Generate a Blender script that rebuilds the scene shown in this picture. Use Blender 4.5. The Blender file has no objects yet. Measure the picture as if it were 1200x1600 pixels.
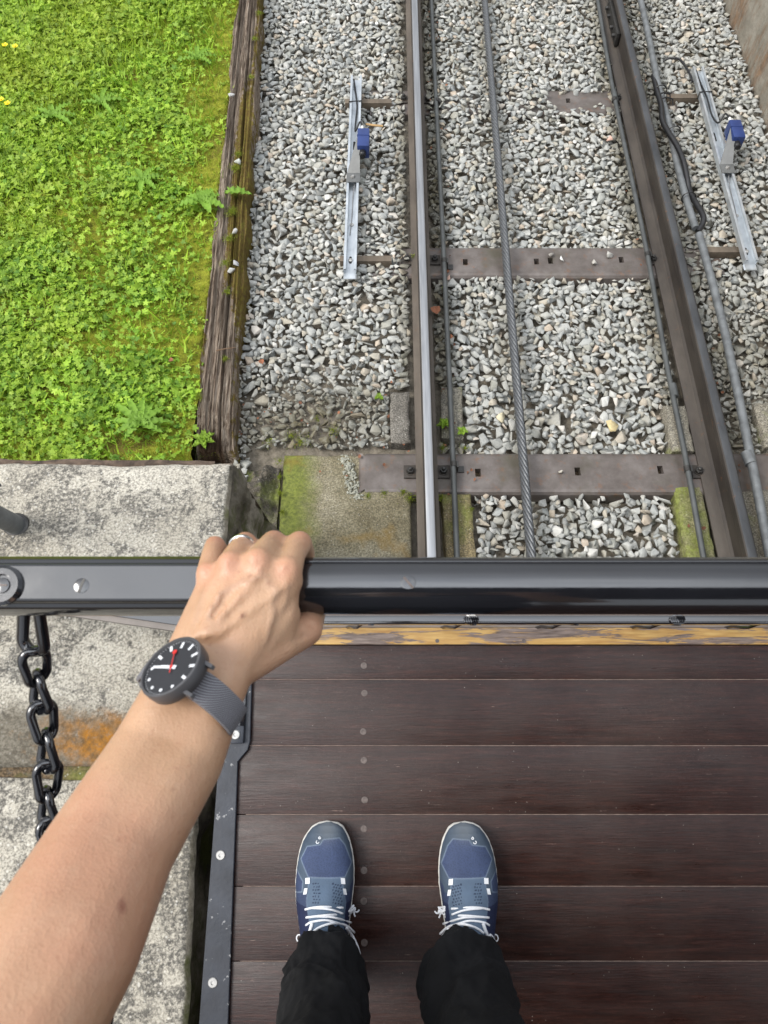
import bpy, bmesh, math, random
import numpy as np
from mathutils import Vector, Matrix
rnd = random.Random(7)
RS = np.random.RandomState(11)
SC = bpy.context.scene
COL = SC.collection
PI = math.pi

# ------------------------------------------------------------------ camera
cam_d = bpy.data.cameras.new('camera')
cam = bpy.data.objects.new('camera', cam_d); COL.objects.link(cam)
cam.location = (0, 0, 1.55)
cam.rotation_euler = (math.radians(14), 0, 0)
cam_d.sensor_fit = 'VERTICAL'; cam_d.sensor_height = 36; cam_d.sensor_width = 27
cam_d.lens = 27.0
cam_d.clip_start = 0.01; cam_d.clip_end = 300
cam_d.dof.use_dof = True; cam_d.dof.focus_distance = 2.3; cam_d.dof.aperture_fstop = 17
SC.camera = cam
SC.render.resolution_x = 768; SC.render.resolution_y = 1024

# ------------------------------------------------------------------ light
w = bpy.data.worlds.new('World'); SC.world = w; w.use_nodes = True
wn = w.node_tree
sky = wn.nodes.new('ShaderNodeTexSky'); sky.sky_type = 'NISHITA'; sky.sun_disc = False
SUN_EL, SUN_AZ = math.radians(50), math.radians(-88)       # azimuth from +Y towards +X
sky.sun_elevation = SUN_EL; sky.sun_rotation = SUN_AZ
sky.air_density = 1.0; sky.dust_density = 4.0; sky.ozone_density = 1.0
hs = wn.nodes.new('ShaderNodeHueSaturation'); hs.inputs['Saturation'].default_value = .38
wn.links.new(sky.outputs[0], hs.inputs['Color']); 
tc = wn.nodes.new('ShaderNodeTexCoord'); cn = wn.nodes.new('ShaderNodeTexNoise'); cn.inputs['Scale'].default_value = 1.6; cn.inputs['Detail'].default_value = 5
wn.links.new(tc.outputs['Generated'], cn.inputs['Vector'])
cr_ = wn.nodes.new('ShaderNodeValToRGB'); cr_.color_ramp.elements[0].position = .3; cr_.color_ramp.elements[0].color = (.42, .45, .50, 1); cr_.color_ramp.elements[1].position = .62; cr_.color_ramp.elements[1].color = (.95, .985, 1.03, 1)
wn.links.new(cn.outputs['Fac'], cr_.inputs[0])
sx_ = wn.nodes.new('ShaderNodeSeparateXYZ'); wn.links.new(tc.outputs['Generated'], sx_.inputs[0])
zr = wn.nodes.new('ShaderNodeMapRange'); zr.inputs['From Min'].default_value = 0; zr.inputs['From Max'].default_value = 1; zr.inputs['To Min'].default_value = 2.4; zr.inputs['To Max'].default_value = 19.0   # overcast is brightest overhead
pw = wn.nodes.new('ShaderNodeMath'); pw.operation = 'POWER'; pw.use_clamp = True; wn.links.new(sx_.outputs['Z'], pw.inputs[0]); pw.inputs[1].default_value = 7.; wn.links.new(pw.outputs[0], zr.inputs['Value'])
vm = wn.nodes.new('ShaderNodeVectorMath'); vm.operation = 'SCALE'; wn.links.new(cr_.outputs[0], vm.inputs[0]); wn.links.new(zr.outputs[0], vm.inputs['Scale'])
mxs = wn.nodes.new('ShaderNodeMix'); mxs.data_type = 'RGBA'; mxs.inputs[0].default_value = .75
wn.links.new(hs.outputs[0], mxs.inputs[6]); wn.links.new(vm.outputs[0], mxs.inputs[7]); wn.links.new(mxs.outputs[2], wn.nodes['Background'].inputs[0])
wn.nodes['Background'].inputs[1].default_value = 0.15
sl = bpy.data.lights.new('sun', 'SUN'); sl.energy = 1.15; sl.angle = math.radians(24); sl.color = (1, .96, .9)
so = bpy.data.objects.new('sun', sl); COL.objects.link(so)
sd = Vector((math.sin(SUN_AZ)*math.cos(SUN_EL), math.cos(SUN_AZ)*math.cos(SUN_EL), math.sin(SUN_EL)))
so.rotation_euler = sd.to_track_quat('Z', 'Y').to_euler(); so.location = (-3, 2, 6)
SC.view_settings.view_transform = 'Standard'; SC.view_settings.look = 'None'
SC.view_settings.gamma = 1; SC.view_settings.exposure = 1.15

# ------------------------------------------------------------------ frames of reference
PH = math.radians(14); CF = np.array([0, math.sin(PH), -math.cos(PH)]); CU = np.array([0, math.cos(PH), math.sin(PH)]); CR = np.array([1., 0, 0])
CC = np.array([0, 0, 1.55])
SL = math.radians(13.2)                       # the track falls 13.2 degrees ahead
TO = np.array([0, .475, -.95]); TS = np.array([0, math.cos(SL), -math.sin(SL)]); TN = np.array([0, math.sin(SL), math.cos(SL)])
def ray(px, py): return CF + CR*(px-600)/1200. - CU*(py-800)/1200.
def W(px, py, d): return CC + ray(px, py)*d                     # survey point at a given depth
def trk(px, py, h):                                             # survey point on the track plane, -> (x, s)
    r = ray(px, py); t = np.dot(TO+TN*h-CC, TN)/np.dot(r, TN); q = CC+r*t-TO
    return np.array([q[0], q@TS, h])
def flat(px, py, z):
    r = ray(px, py); t = (z-1.55)/r[2]; return CC+r*t
def T(x, s, h): return TO + np.array([x, 0, 0]) + TS*s + TN*h

# ------------------------------------------------------------------ noise
def _h(ix, iy, iz, seed):
    n = (ix*374761393 + iy*668265263 + iz*2147483647 + seed*974634777) & 0xffffffff
    n = ((n ^ (n >> 13))*1274126177) & 0xffffffff
    return ((n ^ (n >> 16)) & 0xffff)/65535.0
def vnoise(x, y, z=0., seed=0):
    x = np.asarray(x, float); y = np.asarray(y, float); z = np.asarray(z, float)+0*x
    ix = np.floor(x).astype(np.int64); iy = np.floor(y).astype(np.int64); iz = np.floor(z).astype(np.int64)
    fx, fy, fz = x-ix, y-iy, z-iz
    fx = fx*fx*(3-2*fx); fy = fy*fy*(3-2*fy); fz = fz*fz*(3-2*fz)
    r = 0
    for a in (0, 1):
        for b in (0, 1):
            for c in (0, 1):
                r = r + _h(ix+a, iy+b, iz+c, seed)*(fx if a else 1-fx)*(fy if b else 1-fy)*(fz if c else 1-fz)
    return r
def fbm(x, y, z=0., o=4, seed=0):
    r = 0; a = .5; t = 0
    for i in range(o):
        r = r + a*vnoise(x*2**i, y*2**i, np.asarray(z)*2**i, seed+i*17); t += a; a *= .5
    return r/t

# ------------------------------------------------------------------ object helpers
def tag(o, label=None, cat=None, group=None, kind=None):
    for k, v in (('label', label), ('category', cat), ('group', group), ('kind', kind)):
        if v: o[k] = v
    return o
def empty(name, loc=(0, 0, 0), rot=(0, 0, 0), **k):
    o = bpy.data.objects.new(name, None); COL.objects.link(o); o.empty_display_size = .1
    o.location = tuple(loc); o.rotation_euler = rot
    return tag(o, **k)
def mesh(name, V, F, mat=None, parent=None, smooth=35, loc=None, rot=None, attr=None, cols=None):
    me = bpy.data.meshes.new(name)
    V = np.asarray(V, np.float32)
    if isinstance(F, np.ndarray):
        n, k = F.shape
        me.vertices.add(len(V)); me.vertices.foreach_set('co', V.ravel())
        me.loops.add(n*k); me.loops.foreach_set('vertex_index', F.astype(np.int32).ravel())
        me.polygons.add(n); me.polygons.foreach_set('loop_start', (np.arange(n)*k).astype(np.int32))
        me.update(calc_edges=True)
    else:
        me.from_pydata(V.tolist(), [], [tuple(map(int, f)) for f in F]); me.update()
    me.validate()
    if smooth:
        me.polygons.foreach_set('use_smooth', np.ones(len(me.polygons), bool))
        if smooth < 180: me.set_sharp_from_angle(angle=math.radians(smooth))
    if attr is not None:
        for kn, arr in attr.items():
            a = me.attributes.new(kn, 'FLOAT', 'POINT'); a.data.foreach_set('value', np.asarray(arr, np.float32))
    if cols is not None:
        a = me.attributes.new('tone', 'FLOAT_COLOR', 'POINT')
        c = np.ones((len(V), 4), np.float32); c[:, :3] = cols; a.data.foreach_set('color', c.ravel())
    if mat: me.materials.append(mat)
    o = bpy.data.objects.new(name, me); COL.objects.link(o)
    if parent is not None: o.parent = parent
    if loc is not None: o.location = tuple(loc)
    if rot is not None: o.rotation_euler = rot
    return o
class MB:
    def __init__(s): s.V = []; s.F = []
    def add(s, V, F):
        b = len(s.V); s.V += [tuple(map(float, v)) for v in V]; s.F += [tuple(i+b for i in f) for f in F]; return s
    def box(s, a, b, bev=0.):
        (x0, y0, z0), (x1, y1, z1) = a, b
        if bev <= 0:
            V = [(x, y, z) for z in (z0, z1) for y in (y0, y1) for x in (x0, x1)]
            return s.add(V, [(0, 2, 3, 1), (4, 5, 7, 6), (0, 1, 5, 4), (2, 6, 7, 3), (0, 4, 6, 2), (1, 3, 7, 5)])
        bm = bmesh.new(); bmesh.ops.create_cube(bm, size=1)
        for v in bm.verts: v.co = Vector(((x0+x1)/2+v.co.x*(x1-x0), (y0+y1)/2+v.co.y*(y1-y0), (z0+z1)/2+v.co.z*(z1-z0)))
        bmesh.ops.bevel(bm, geom=bm.edges[:], offset=bev, segments=2, profile=.6, affect='EDGES')
        bm.verts.index_update(); s.add([v.co[:] for v in bm.verts], [[v.index for v in f.verts] for f in bm.faces]); bm.free(); return s
    def tube(s, pts, r, n=12, closed=False, cap=True):
        P = [np.array(p, float) for p in pts]; m = len(P)
        R_ = r if hasattr(r, '__len__') else [r]*m
        tan = []
        for i in range(m):
            if closed: t = P[(i+1) % m]-P[i-1]
            else: t = P[min(i+1, m-1)]-P[max(i-1, 0)]
            tan.append(t/np.linalg.norm(t))
        u = np.cross(tan[0], (0, 0, 1.)); 
        if np.linalg.norm(u) < .1: u = np.cross(tan[0], (1., 0, 0))
        u /= np.linalg.norm(u); V = []
        for i in range(m):
            u = u-tan[i]*(u@tan[i]); u /= np.linalg.norm(u); v = np.cross(tan[i], u)
            for k in range(n):
                a = 2*PI*k/n; V.append(P[i]+R_[i]*(u*math.cos(a)+v*math.sin(a)))
        F = []
        for i in range(m if closed else m-1):
            j = (i+1) % m
            for k in range(n): F.append((i*n+k, i*n+(k+1) % n, j*n+(k+1) % n, j*n+k))
        if cap and not closed: F += [tuple(range(n))[::-1], tuple((m-1)*n+k for k in range(n))]
        return s.add(V, F)
    def prism(s, prof, a, b, ax=1):                      # profile (u,v) swept along an axis from a to b
        n = len(prof); V = []
        for t in (a, b):
            for (u, v) in prof:
                V.append({0: (t, u, v), 1: (u, t, v), 2: (u, v, t)}[ax])
        F = [(k, (k+1) % n, n+(k+1) % n, n+k) for k in range(n)] + [tuple(range(n))[::-1], tuple(range(n, 2*n))]
        return s.add(V, F)
    def lathe(s, prof, c=(0, 0, 0), n=24, axis=(0, 0, 1)):
        q = Vector((0, 0, 1)).rotation_difference(Vector(axis)); V = []
        for (r, z) in prof:
            for k in range(n):
                a = 2*PI*k/n; p = q @ Vector((r*math.cos(a), r*math.sin(a), z)); V.append((p.x+c[0], p.y+c[1], p.z+c[2]))
        F = [(i*n+k, i*n+(k+1) % n, (i+1)*n+(k+1) % n, (i+1)*n+k) for i in range(len(prof)-1) for k in range(n)]
        F += [tuple(range(n))[::-1], tuple((len(prof)-1)*n+k for k in range(n))]
        return s.add(V, F)
    def build(s, name, mat, parent=None, smooth=35, **k): return mesh(name, s.V, s.F, mat, parent, smooth, **k)

def fixn(o):
    bm = bmesh.new(); bm.from_mesh(o.data); bmesh.ops.recalc_face_normals(bm, faces=bm.faces[:]); bm.to_mesh(o.data); bm.free(); return o

# ------------------------------------------------------------------ material helper
class M:
    def __init__(s, name, rough=.6, metal=0., spec=.5):
        s.m = bpy.data.materials.new(name); s.m.use_nodes = True; s.t = s.m.node_tree; s.N = s.t.nodes
        s.b = s.N['Principled BSDF']; s.set('Roughness', rough); s.set('Metallic', metal); s.set('Specular IOR Level', spec)
        s.co = s.N.new('ShaderNodeTexCoord').outputs['Object']
    def set(s, k, v):
        i = s.b.inputs[k]
        if hasattr(v, 'is_output') or isinstance(v, bpy.types.NodeSocket): s.t.links.new(v, i)
        else: i.default_value = (*v, 1) if hasattr(v, '__len__') and len(v) == 3 and i.type == 'RGBA' else v
        return s
    def _in(s, sock, v):
        if isinstance(v, bpy.types.NodeSocket): s.t.links.new(v, sock)
        else: sock.default_value = (*v, 1) if hasattr(v, '__len__') and len(v) == 3 and sock.type == 'RGBA' else v
    def coord(s, scale=(1, 1, 1), loc=(0, 0, 0)):
        n = s.N.new('ShaderNodeMapping'); n.inputs['Scale'].default_value = scale; n.inputs['Location'].default_value = loc
        s.t.links.new(s.co, n.inputs[0]); return n.outputs[0]
    def noise(s, scale, det=5, rough=.55, st=(1, 1, 1), loc=(0, 0, 0), dist=0.):
        n = s.N.new('ShaderNodeTexNoise'); n.inputs['Scale'].default_value = scale; n.inputs['Detail'].default_value = det
        n.inputs['Roughness'].default_value = rough; n.inputs['Distortion'].default_value = dist
        s.t.links.new(s.coord(st, loc), n.inputs['Vector']); return n.outputs['Fac']
    def voro(s, scale, st=(1, 1, 1), feature='F1', out='Distance'):
        n = s.N.new('ShaderNodeTexVoronoi'); n.inputs['Scale'].default_value = scale; n.feature = feature
        s.t.links.new(s.coord(st), n.inputs['Vector']); return n.outputs[out]
    def ramp(s, f, stops):
        n = s.N.new('ShaderNodeValToRGB'); e = n.color_ramp.elements
        for i, (p, c) in enumerate(stops):
            if i >= 2: e.new(p)
            e[i].position = p; e[i].color = (*c, 1) if hasattr(c, '__len__') else (c, c, c, 1)
        s.t.links.new(f, n.inputs[0]); return n.outputs[0]
    def mix(s, f, a, b, mode='MIX'):
        n = s.N.new('ShaderNodeMix'); n.data_type = 'RGBA'; n.blend_type = mode
        s._in(n.inputs[0], f); s._in(n.inputs[6], a); s._in(n.inputs[7], b); return n.outputs[2]
    def math(s, op, a, b=0., c=0.):
        n = s.N.new('ShaderNodeMath'); n.operation = op; s._in(n.inputs[0], a); s._in(n.inputs[1], b); s._in(n.inputs[2], c); return n.outputs[0]
    def attr(s, nm, out='Fac'):
        n = s.N.new('ShaderNodeAttribute'); n.attribute_name = nm; return n.outputs[out]
    def island(s): return s.N.new('ShaderNodeNewGeometry').outputs['Random Per Island']
    def bump(s, h, st=.5, d=.005, n0=None):
        n = s.N.new('ShaderNodeBump'); n.inputs['Strength'].default_value = st; n.inputs['Distance'].default_value = d
        s._in(n.inputs['Height'], h)
        if n0 is not None: s.t.links.new(n0, n.inputs['Normal'])
        s.t.links.new(n.outputs[0], s.b.inputs['Normal']); return n.outputs[0]
    def axis(s, k):
        n = s.N.new('ShaderNodeSeparateXYZ'); s.t.links.new(s.co, n.inputs[0]); return n.outputs[k]

def m_simple(name, c, rough=.5, metal=0., var=.15, sc=30, bump=.0, bd=.002, spec=.5):
    m = M(name, rough, metal, spec); f = m.noise(sc, 5)
    lo = tuple(x*(1-var) for x in c); hi = tuple(min(1, x*(1+var)) for x in c)
    m.set('Base Color', m.ramp(f, [(.3, lo), (.7, hi)]))
    if bump: m.bump(f, bump, bd)
    return m.m

def m_black_paint(name='black_gloss_paint', wear=.0):
    m = M(name, .13, 0, .9)
    f = m.noise(6, 4); m.set('Base Color', m.ramp(f, [(.3, (.006, .006, .008)), (.7, (.011, .012, .015))]))
    m.set('Roughness', m.ramp(m.noise(40, 4), [(.35, .09), (.7, .18)]))
    g = m.noise(60, 3); m.bump(m.math('ADD', g, m.math('MULTIPLY', m.noise(9, 2), 2.0)), .10, .001); m.set('Coat Weight', .3); m.set('Coat Roughness', .05); m.set('Coat IOR', 1.7)
    return m.m
def m_strip_paint():
    m = M('chipped_black_paint', .35, 0, .5)
    chip = m.ramp(m.noise(55, 6, .6), [(.645, 0.), (.67, 1.)])
    m.set('Base Color', m.mix(chip, m.ramp(m.noise(18, 5), [(.3, (.012, .014, .02)), (.7, (.03, .034, .045))]), (.25, .25, .25)))
    m.set('Roughness', m.ramp(m.noise(25, 4), [(.3, .25), (.7, .5)])); m.bump(m.noise(120, 4), .3, .001); return m.m
def m_deck():
    m = M('dark_stained_deck_wood', .3, 0, .36)
    st = (1.2, 22, 22)
    g = m.noise(6, 6, .6, st=st, dist=.4); g2 = m.noise(22, 5, .65, st=(1, 14, 14))
    base = m.mix(m.island(), m.ramp(g, [(.25, (.009, .0028, .002)), (.55, (.025, .0078, .0053)), (.8, (.052, .0172, .0115))]),
                 m.ramp(g, [(.25, (.0085, .003, .0022)), (.55, (.022, .0073, .0051)), (.8, (.045, .0155, .0105))]))
    base = m.mix(1., base, m.ramp(m.noise(60, 7, .78, st=(.8, 4, 4)), [(.3, .55), (.5, 1.), (.7, 1.75)]), 'MULTIPLY')
    dust = m.ramp(m.noise(3.2, 5, .6), [(.42, 0.), (.72, .26)])
    base = m.mix(dust, base, (.10, .075, .065))
    scr = m.ramp(m.noise(30, 6, .7, st=(.5, 8, 8), loc=(3, 1, 0)), [(.665, 0.), (.70, 1.)])
    mask = m.ramp(m.noise(4, 3, loc=(7, 3, 1)), [(.36, .15), (.55, 1.)])
    base = m.mix(m.math('MULTIPLY', m.math('MULTIPLY', scr, mask), .75), base, (.28, .19, .155))
    sc2 = m.ramp(m.noise(14, 5, .75, st=(4, 5, 5), loc=(5, 5, 2), dist=1.2), [(.497, 0.), (.5, .8), (.503, 0.)]); base = m.mix(m.math('MULTIPLY', sc2, m.ramp(m.noise(2.6, 2, loc=(1, 4, 4)), [(.44, 0.), (.58, .6)])), base, (.2, .15, .13))
    sp = m.ramp(m.voro(90), [(.05, 1.), (.09, 0.)]); sm = m.ramp(m.noise(14, 2, loc=(1, 9, 1)), [(.54, 0.), (.62, 1.)])
    base = m.mix(m.math('MULTIPLY', m.math('MULTIPLY', sp, sm), .6), base, (.4, .37, .33))
    m.set('Base Color', base)
    m.set('Roughness', m.ramp(m.noise(10, 5, .6, st=(1, 5, 5)), [(.3, .26), (.7, .48)]))
    n1 = m.bump(g2, .26, .0018); m.bump(m.noise(130, 4, .6, st=(.5, 1.6, 1)), .12, .001, n1)
    return m.m
def m_strip_wood():
    m = M('worn_yellow_varnished_wood', .5)
    f = m.ramp(m.noise(9, 6, .7, st=(.55, 5, 5), dist=.6), [(.47, 0.), (.505, 1.)])
    y = m.ramp(m.noise(20, 4, st=(1, 8, 8)), [(.3, (.36, .19, .05)), (.7, (.56, .36, .12))])
    g = m.ramp(m.noise(60, 5, .6, st=(.4, 6, 6)), [(.3, (.07, .045, .035)), (.7, (.27, .21, .18))])
    m.set('Base Color', m.mix(f, g, y)); m.bump(f, .3, .0012); return m.m
def m_concrete(name, base=(.45, .42, .36), lichen=.5, moss=0., rust=None, dark=0., speck=1.):
    m = M(name, .9, 0, .25)
    c = m.ramp(m.noise(5, 6, .6), [(.3, tuple(x*.8 for x in base)), (.7, tuple(min(1, x*1.2) for x in base))])
    ag = m.ramp(m.noise(170, 3, .6), [(.38, .45), (.55, 1.), (.7, 1.35)])
    c = m.mix(1., c, ag, 'MULTIPLY')
    if lichen:
        big = m.noise(7, 3, loc=(4, 2, 0)); sp = m.noise(30, 4, .55, dist=.5)
        k = m.math('ADD', m.math('MULTIPLY', big, .45), m.math('MULTIPLY', sp, .6))
        lm = m.ramp(k, [(.635-.07*lichen, 0.), (.665-.07*lichen, 1.)])
        fine = m.ramp(m.noise(110, 4, .7), [(.40, 1.), (.60, 0.)])
        c = m.mix(m.math('MULTIPLY', m.math('MULTIPLY', lm, fine), .8), c, (.06, .058, .055))
        fine2 = m.ramp(m.noise(80, 4, .6, loc=(9, 9, 1)), [(.56, 0.), (.64, 1.)])
        c = m.mix(m.math('MULTIPLY', fine2, .45), c, (.10, .095, .085))
    wsp = m.ramp(m.voro(75), [(.10, 1.), (.2, 0.)]); c = m.mix(m.math('MULTIPLY', wsp, .35*speck), c, (.75, .73, .66))
    if dark: c = m.mix(m.ramp(m.noise(3.5, 5, .65), [(.5-dark*.3, 1.), (.72-dark*.2, 0.)]), c, (.035, .03, .024))
    if rust:
        (cx, cy, sx, sy) = rust
        x = m.math('DIVIDE', m.math('SUBTRACT', m.axis(0), cx), sx); y = m.math('DIVIDE', m.math('SUBTRACT', m.axis(1), cy), sy)
        d = m.math('SQRT', m.math('ADD', m.math('MULTIPLY', x, x), m.math('MULTIPLY', y, y)))
        d = m.math('ADD', d, m.math('MULTIPLY', m.noise(25, 5, .6), 1.3))
        c = m.mix(m.ramp(d, [(.3, 0.), (1., 0.)]) if 0 else m.ramp(m.math('MULTIPLY', d, .5), [(.50, 1.), (.82, 0.)]), c,
                  m.ramp(m.noise(45, 4), [(.3, (.10, .055, .02)), (.6, (.36, .15, .02))]))
    if moss:
        mm = m.ramp(m.noise(4, 5, .65, loc=(2, 8, 3)), [(.56-moss*.2, 0.), (.7-moss*.12, 1.)])
        c = m.mix(m.math('MULTIPLY', mm, .8), c, m.ramp(m.noise(60, 3), [(.3, (.09, .10, .02)), (.7, (.22, .26, .05))]))
    m.set('Base Color', c)
    n1 = m.bump(m.noise(150, 4, .6), .6, .0025); m.bump(m.noise(14, 5, .6), .5, .01, n1)
    return m.m
def m_steel_polished():
    m = M('polished_rail_head', .3, 1.)
    f = m.noise(60, 4, .6, st=(1, .03, 1)); m.set('Base Color', m.ramp(f, [(.3, (.34, .34, .345)), (.7, (.60, .605, .61))]))
    m.set('Roughness', m.ramp(m.noise(90, 4, .7, st=(1, .15, 1)), [(.3, .28), (.7, .5)])); m.bump(f, .12, .0006); return m.m
def m_rail_brown(name='brown_rail_steel', a=(.075, .062, .05), b=(.15, .125, .10), r=.55):
    m = M(name, r, .25, .4); f = m.noise(14, 6, .65, st=(1, .3, 1)); c = m.ramp(f, [(.3, a), (.7, b)])
    ru = m.ramp(m.noise(30, 5, .7), [(.62, 0.), (.72, .7)]); m.set('Base Color', m.mix(ru, c, (.16, .075, .035)))
    m.bump(m.noise(150, 4, .6), .25, .0012); return m.m
def m_sleeper():
    m = M('weathered_sleeper_steel', .5, .3, .4); f = m.noise(9, 6, .65)
    c = m.ramp(f, [(.28, (.085, .07, .06)), (.5, (.14, .12, .108)), (.75, (.22, .195, .18))])
    c = m.mix(m.ramp(m.noise(22, 5, .7, loc=(3, 3, 3)), [(.56, 0.), (.70, .7)]), c, (.20, .105, .06))
    c = m.mix(m.ramp(m.noise(5, 4, .6, loc=(8, 1, 0)), [(.55, 0.), (.7, .6)]), c, (.085, .08, .05))
    m.set('Base Color', c); m.bump(m.noise(120, 5, .6), .3, .0015); return m.m
def m_stone():
    m = M('crushed_ballast_stone', .85, 0, .3)
    i = m.island()
    c = m.ramp(i, [(0., (.27, .275, .265)), (.13, (.40, .405, .39)), (.27, (.33, .345, .34)), (.42, (.46, .465, .445)), (.55, (.37, .36, .32)), (.66, (.53, .53, .51)), (.8, (.31, .32, .295)), (.9, (.44, .41, .345)), (.955, (.48, .40, .32)), (.99, (.64, .63, .6))])
    c = m.mix(1., c, m.ramp(m.noise(45, 6, .7), [(.3, (.76, .755, .735)), (.5, (.93, .925, .90)), (.72, (1.05, 1.045, 1.015))]), 'MULTIPLY')
    vein = m.ramp(m.noise(18, 3, .5, dist=1.5), [(.49, 0.), (.5, 1.), (.515, 0.)]); c = m.mix(m.math('MULTIPLY', vein, .35), c, (.62, .6, .56))
    dirt = m.attr('dirt'); dn = m.ramp(m.noise(35, 4, .6, loc=(3, 0, 5)), [(.3, .5), (.6, 1.)])
    c = m.mix(m.math('MULTIPLY', dirt, dn), c, (.115, .10, .06))
    m.set('Base Color', c); n1 = m.bump(m.noise(90, 5, .65), .55, .004); m.bump(m.noise(30, 3), .3, .006, n1); return m.m
def m_soil(name='soil', a=(.04, .028, .018), b=(.13, .095, .06)):
    m = M(name, .95, 0, .2); m.set('Base Color', m.ramp(m.noise(40, 6, .7), [(.3, a), (.7, b)])); m.bump(m.noise(60, 5, .7), .8, .01); return m.m
def m_leaf(name, a, b, c2, trans=.3, rough=.5):
    m = M(name, rough, 0, .35)
    i = m.island(); col = m.ramp(i, [(0., a), (.45, b), (.8, c2), (1., a)])
    col = m.mix(1., col, m.ramp(m.noise(7, 3), [(.3, .72), (.7, 1.2)]), 'MULTIPLY')
    col = m.mix(m.attr('pale'), col, (.40, .45, .045))
    m.set('Base Color', col)
    tr = m.N.new('ShaderNodeBsdfTranslucent'); m.t.links.new(col, tr.inputs[0])
    mx = m.N.new('ShaderNodeMixShader'); mx.inputs[0].default_value = trans
    m.t.links.new(m.b.outputs[0], mx.inputs[1]); m.t.links.new(tr.outputs[0], mx.inputs[2])
    m.t.links.new(mx.outputs[0], m.N['Material Output'].inputs[0]); return m.m
def m_timber():
    m = M('rotten_grey_timber', .95, 0, .15)
    g = m.noise(9, 7, .72, st=(13, .9, 13), dist=.35)
    c = m.ramp(g, [(.34, (.04, .028, .02)), (.44, (.15, .11, .08)), (.56, (.30, .245, .19)), (.72, (.46, .40, .33))])
    k = m.attr('moss'); mn = m.noise(34, 6, .7); kk = m.math('ADD', k, m.math('MULTIPLY', mn, 1.15))
    c = m.mix(m.ramp(kk, [(.90, 0.), (1.0, .92)]), c, m.ramp(m.noise(70, 5, .7), [(.3, (.07, .04, .014)), (.5, (.14, .095, .02)), (.66, (.17, .17, .02)), (.8, (.2, .25, .03))]))
    c = m.mix(m.ramp(m.attr('rot'), [(.4, 0.), (.7, .85)]), c, (.05, .026, .014))
    m.set('Base Color', c); n1 = m.bump(g, .9, .012); m.bump(m.noise(120, 4, .7, st=(3, .5, 3)), .6, .004, n1); return m.m
def m_galv():
    m = M('galvanised_steel', .38, .75, .5); f = m.voro(40, out='Color'); g = m.noise(16, 4)
    m.set('Base Color', m.ramp(g, [(.3, (.50, .54, .57)), (.7, (.72, .76, .79))])); m.set('Roughness', m.ramp(m.noise(50, 4), [(.3, .3), (.7, .5)])); return m.m
def m_skin():
    m = M('skin', .42, 0, .45)
    f = m.noise(22, 5, .6); c = m.ramp(f, [(.3, (.46, .275, .165)), (.7, (.54, .335, .208))])
    c = m.mix(m.attr('vein'), c, (.30, .20, .15)); c = m.mix(m.attr('red'), c, (.50, .15, .10)); c = m.mix(m.attr('mole'), c, (.17, .06, .035))
    c = m.mix(m.ramp(m.noise(9, 3, loc=(3, 1, 2)), [(.42, 0.), (.65, .45)]), c, (.50, .235, .155)); c = m.mix(m.ramp(m.noise(70, 5, .7), [(.5, 0.), (.7, .35)]), c, (.56, .36, .24)); c = m.mix(m.ramp(m.noise(190, 2), [(.64, 0.), (.72, .3)]), c, (.36, .17, .10))
    m.set('Base Color', c); m.set('Subsurface Weight', .12); m.set('Subsurface Radius', (.012, .005, .003)); m.set('Subsurface Scale', 1.)
    n1 = m.bump(m.voro(520), .3, .0006); n2 = m.bump(m.noise(190, 5, .65, st=(1.3, .6, 1)), .45, .0008, n1); m.bump(m.noise(28, 3, .5), .25, .003, n2); return m.m
def m_trouser():
    m = M('black_trouser_cloth', .85, 0, .3); m.set('Base Color', m.ramp(m.noise(14, 5), [(.3, (.0075, .0078, .0085)), (.7, (.0135, .014, .0155))]))
    m.set('Specular IOR Level', .15)
    n1 = m.bump(m.noise(700, 2, st=(1, 1, .3)), .2, .0004); m.bump(m.noise(25, 4, .55), .35, .004, n1); return m.m
def m_shoe():
    m = M('shoe_upper_knit', .7, 0, .3)
    c = m.attr('tone', 'Color'); dots = m.ramp(m.voro(420), [(.25, .82), (.5, 1.08)])
    k = m.attr('knit'); c = m.mix(k, c, m.mix(1., c, dots, 'MULTIPLY'))
    m.set('Base Color', m.mix(1., c, m.ramp(m.noise(30, 4), [(.3, .88), (.7, 1.12)]), 'MULTIPLY')); m.bump(m.voro(420), .35, .0008); return m.m
def m_strap():
    m = M('woven_grey_strap', .75, 0, .4)
    wv = m.N.new('ShaderNodeTexWave'); wv.inputs['Scale'].default_value = 330; wv.bands_direction = 'DIAGONAL'; m.t.links.new(m.co, wv.inputs['Vector'])
    m.set('Base Color', m.ramp(wv.outputs['Fac'], [(.2, (.08, .08, .09)), (.8, (.27, .27, .295))])); m.bump(wv.outputs['Fac'], .4, .0006); return m.m

BLACK = m_black_paint(); STRIP = m_strip_paint(); DECK = m_deck(); YEL = m_strip_wood()
STEEL = m_steel_polished(); RAILB = m_rail_brown(); SLEEP = m_sleeper(); GALV = m_galv()
RAILD = m_rail_brown('dark_rail_head_steel', (.035, .037, .04), (.085, .088, .092), .45)
STONE = m_stone(); SOIL = m_soil(); SKIN = m_skin(); CLOTH = m_trouser()
DARKSTEEL = m_simple('dark_oily_steel', (.05, .048, .045), .45, .5, .3, 60, .2)
ROPE = m_simple('greased_wire_rope', (.13, .135, .14), .45, .6, .3, 200, .2, .0006)
PIPE = m_simple('grey_black_pipe', (.085, .09, .088), .42, .3, .25, 15, .15)
CONDUIT = m_simple('grey_conduit', (.15, .16, .165), .55, .2, .3, 25, .3, .001)
HOSE = m_simple('black_rubber', (.014, .014, .015), .42, 0, .2, 40)
WHITE = m_simple('white_plastic', (.8, .8, .78), .5, 0, .05)
NAVY = m_simple('navy_enamel', (.022, .042, .15), .3, .0, .15, 20)
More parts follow.
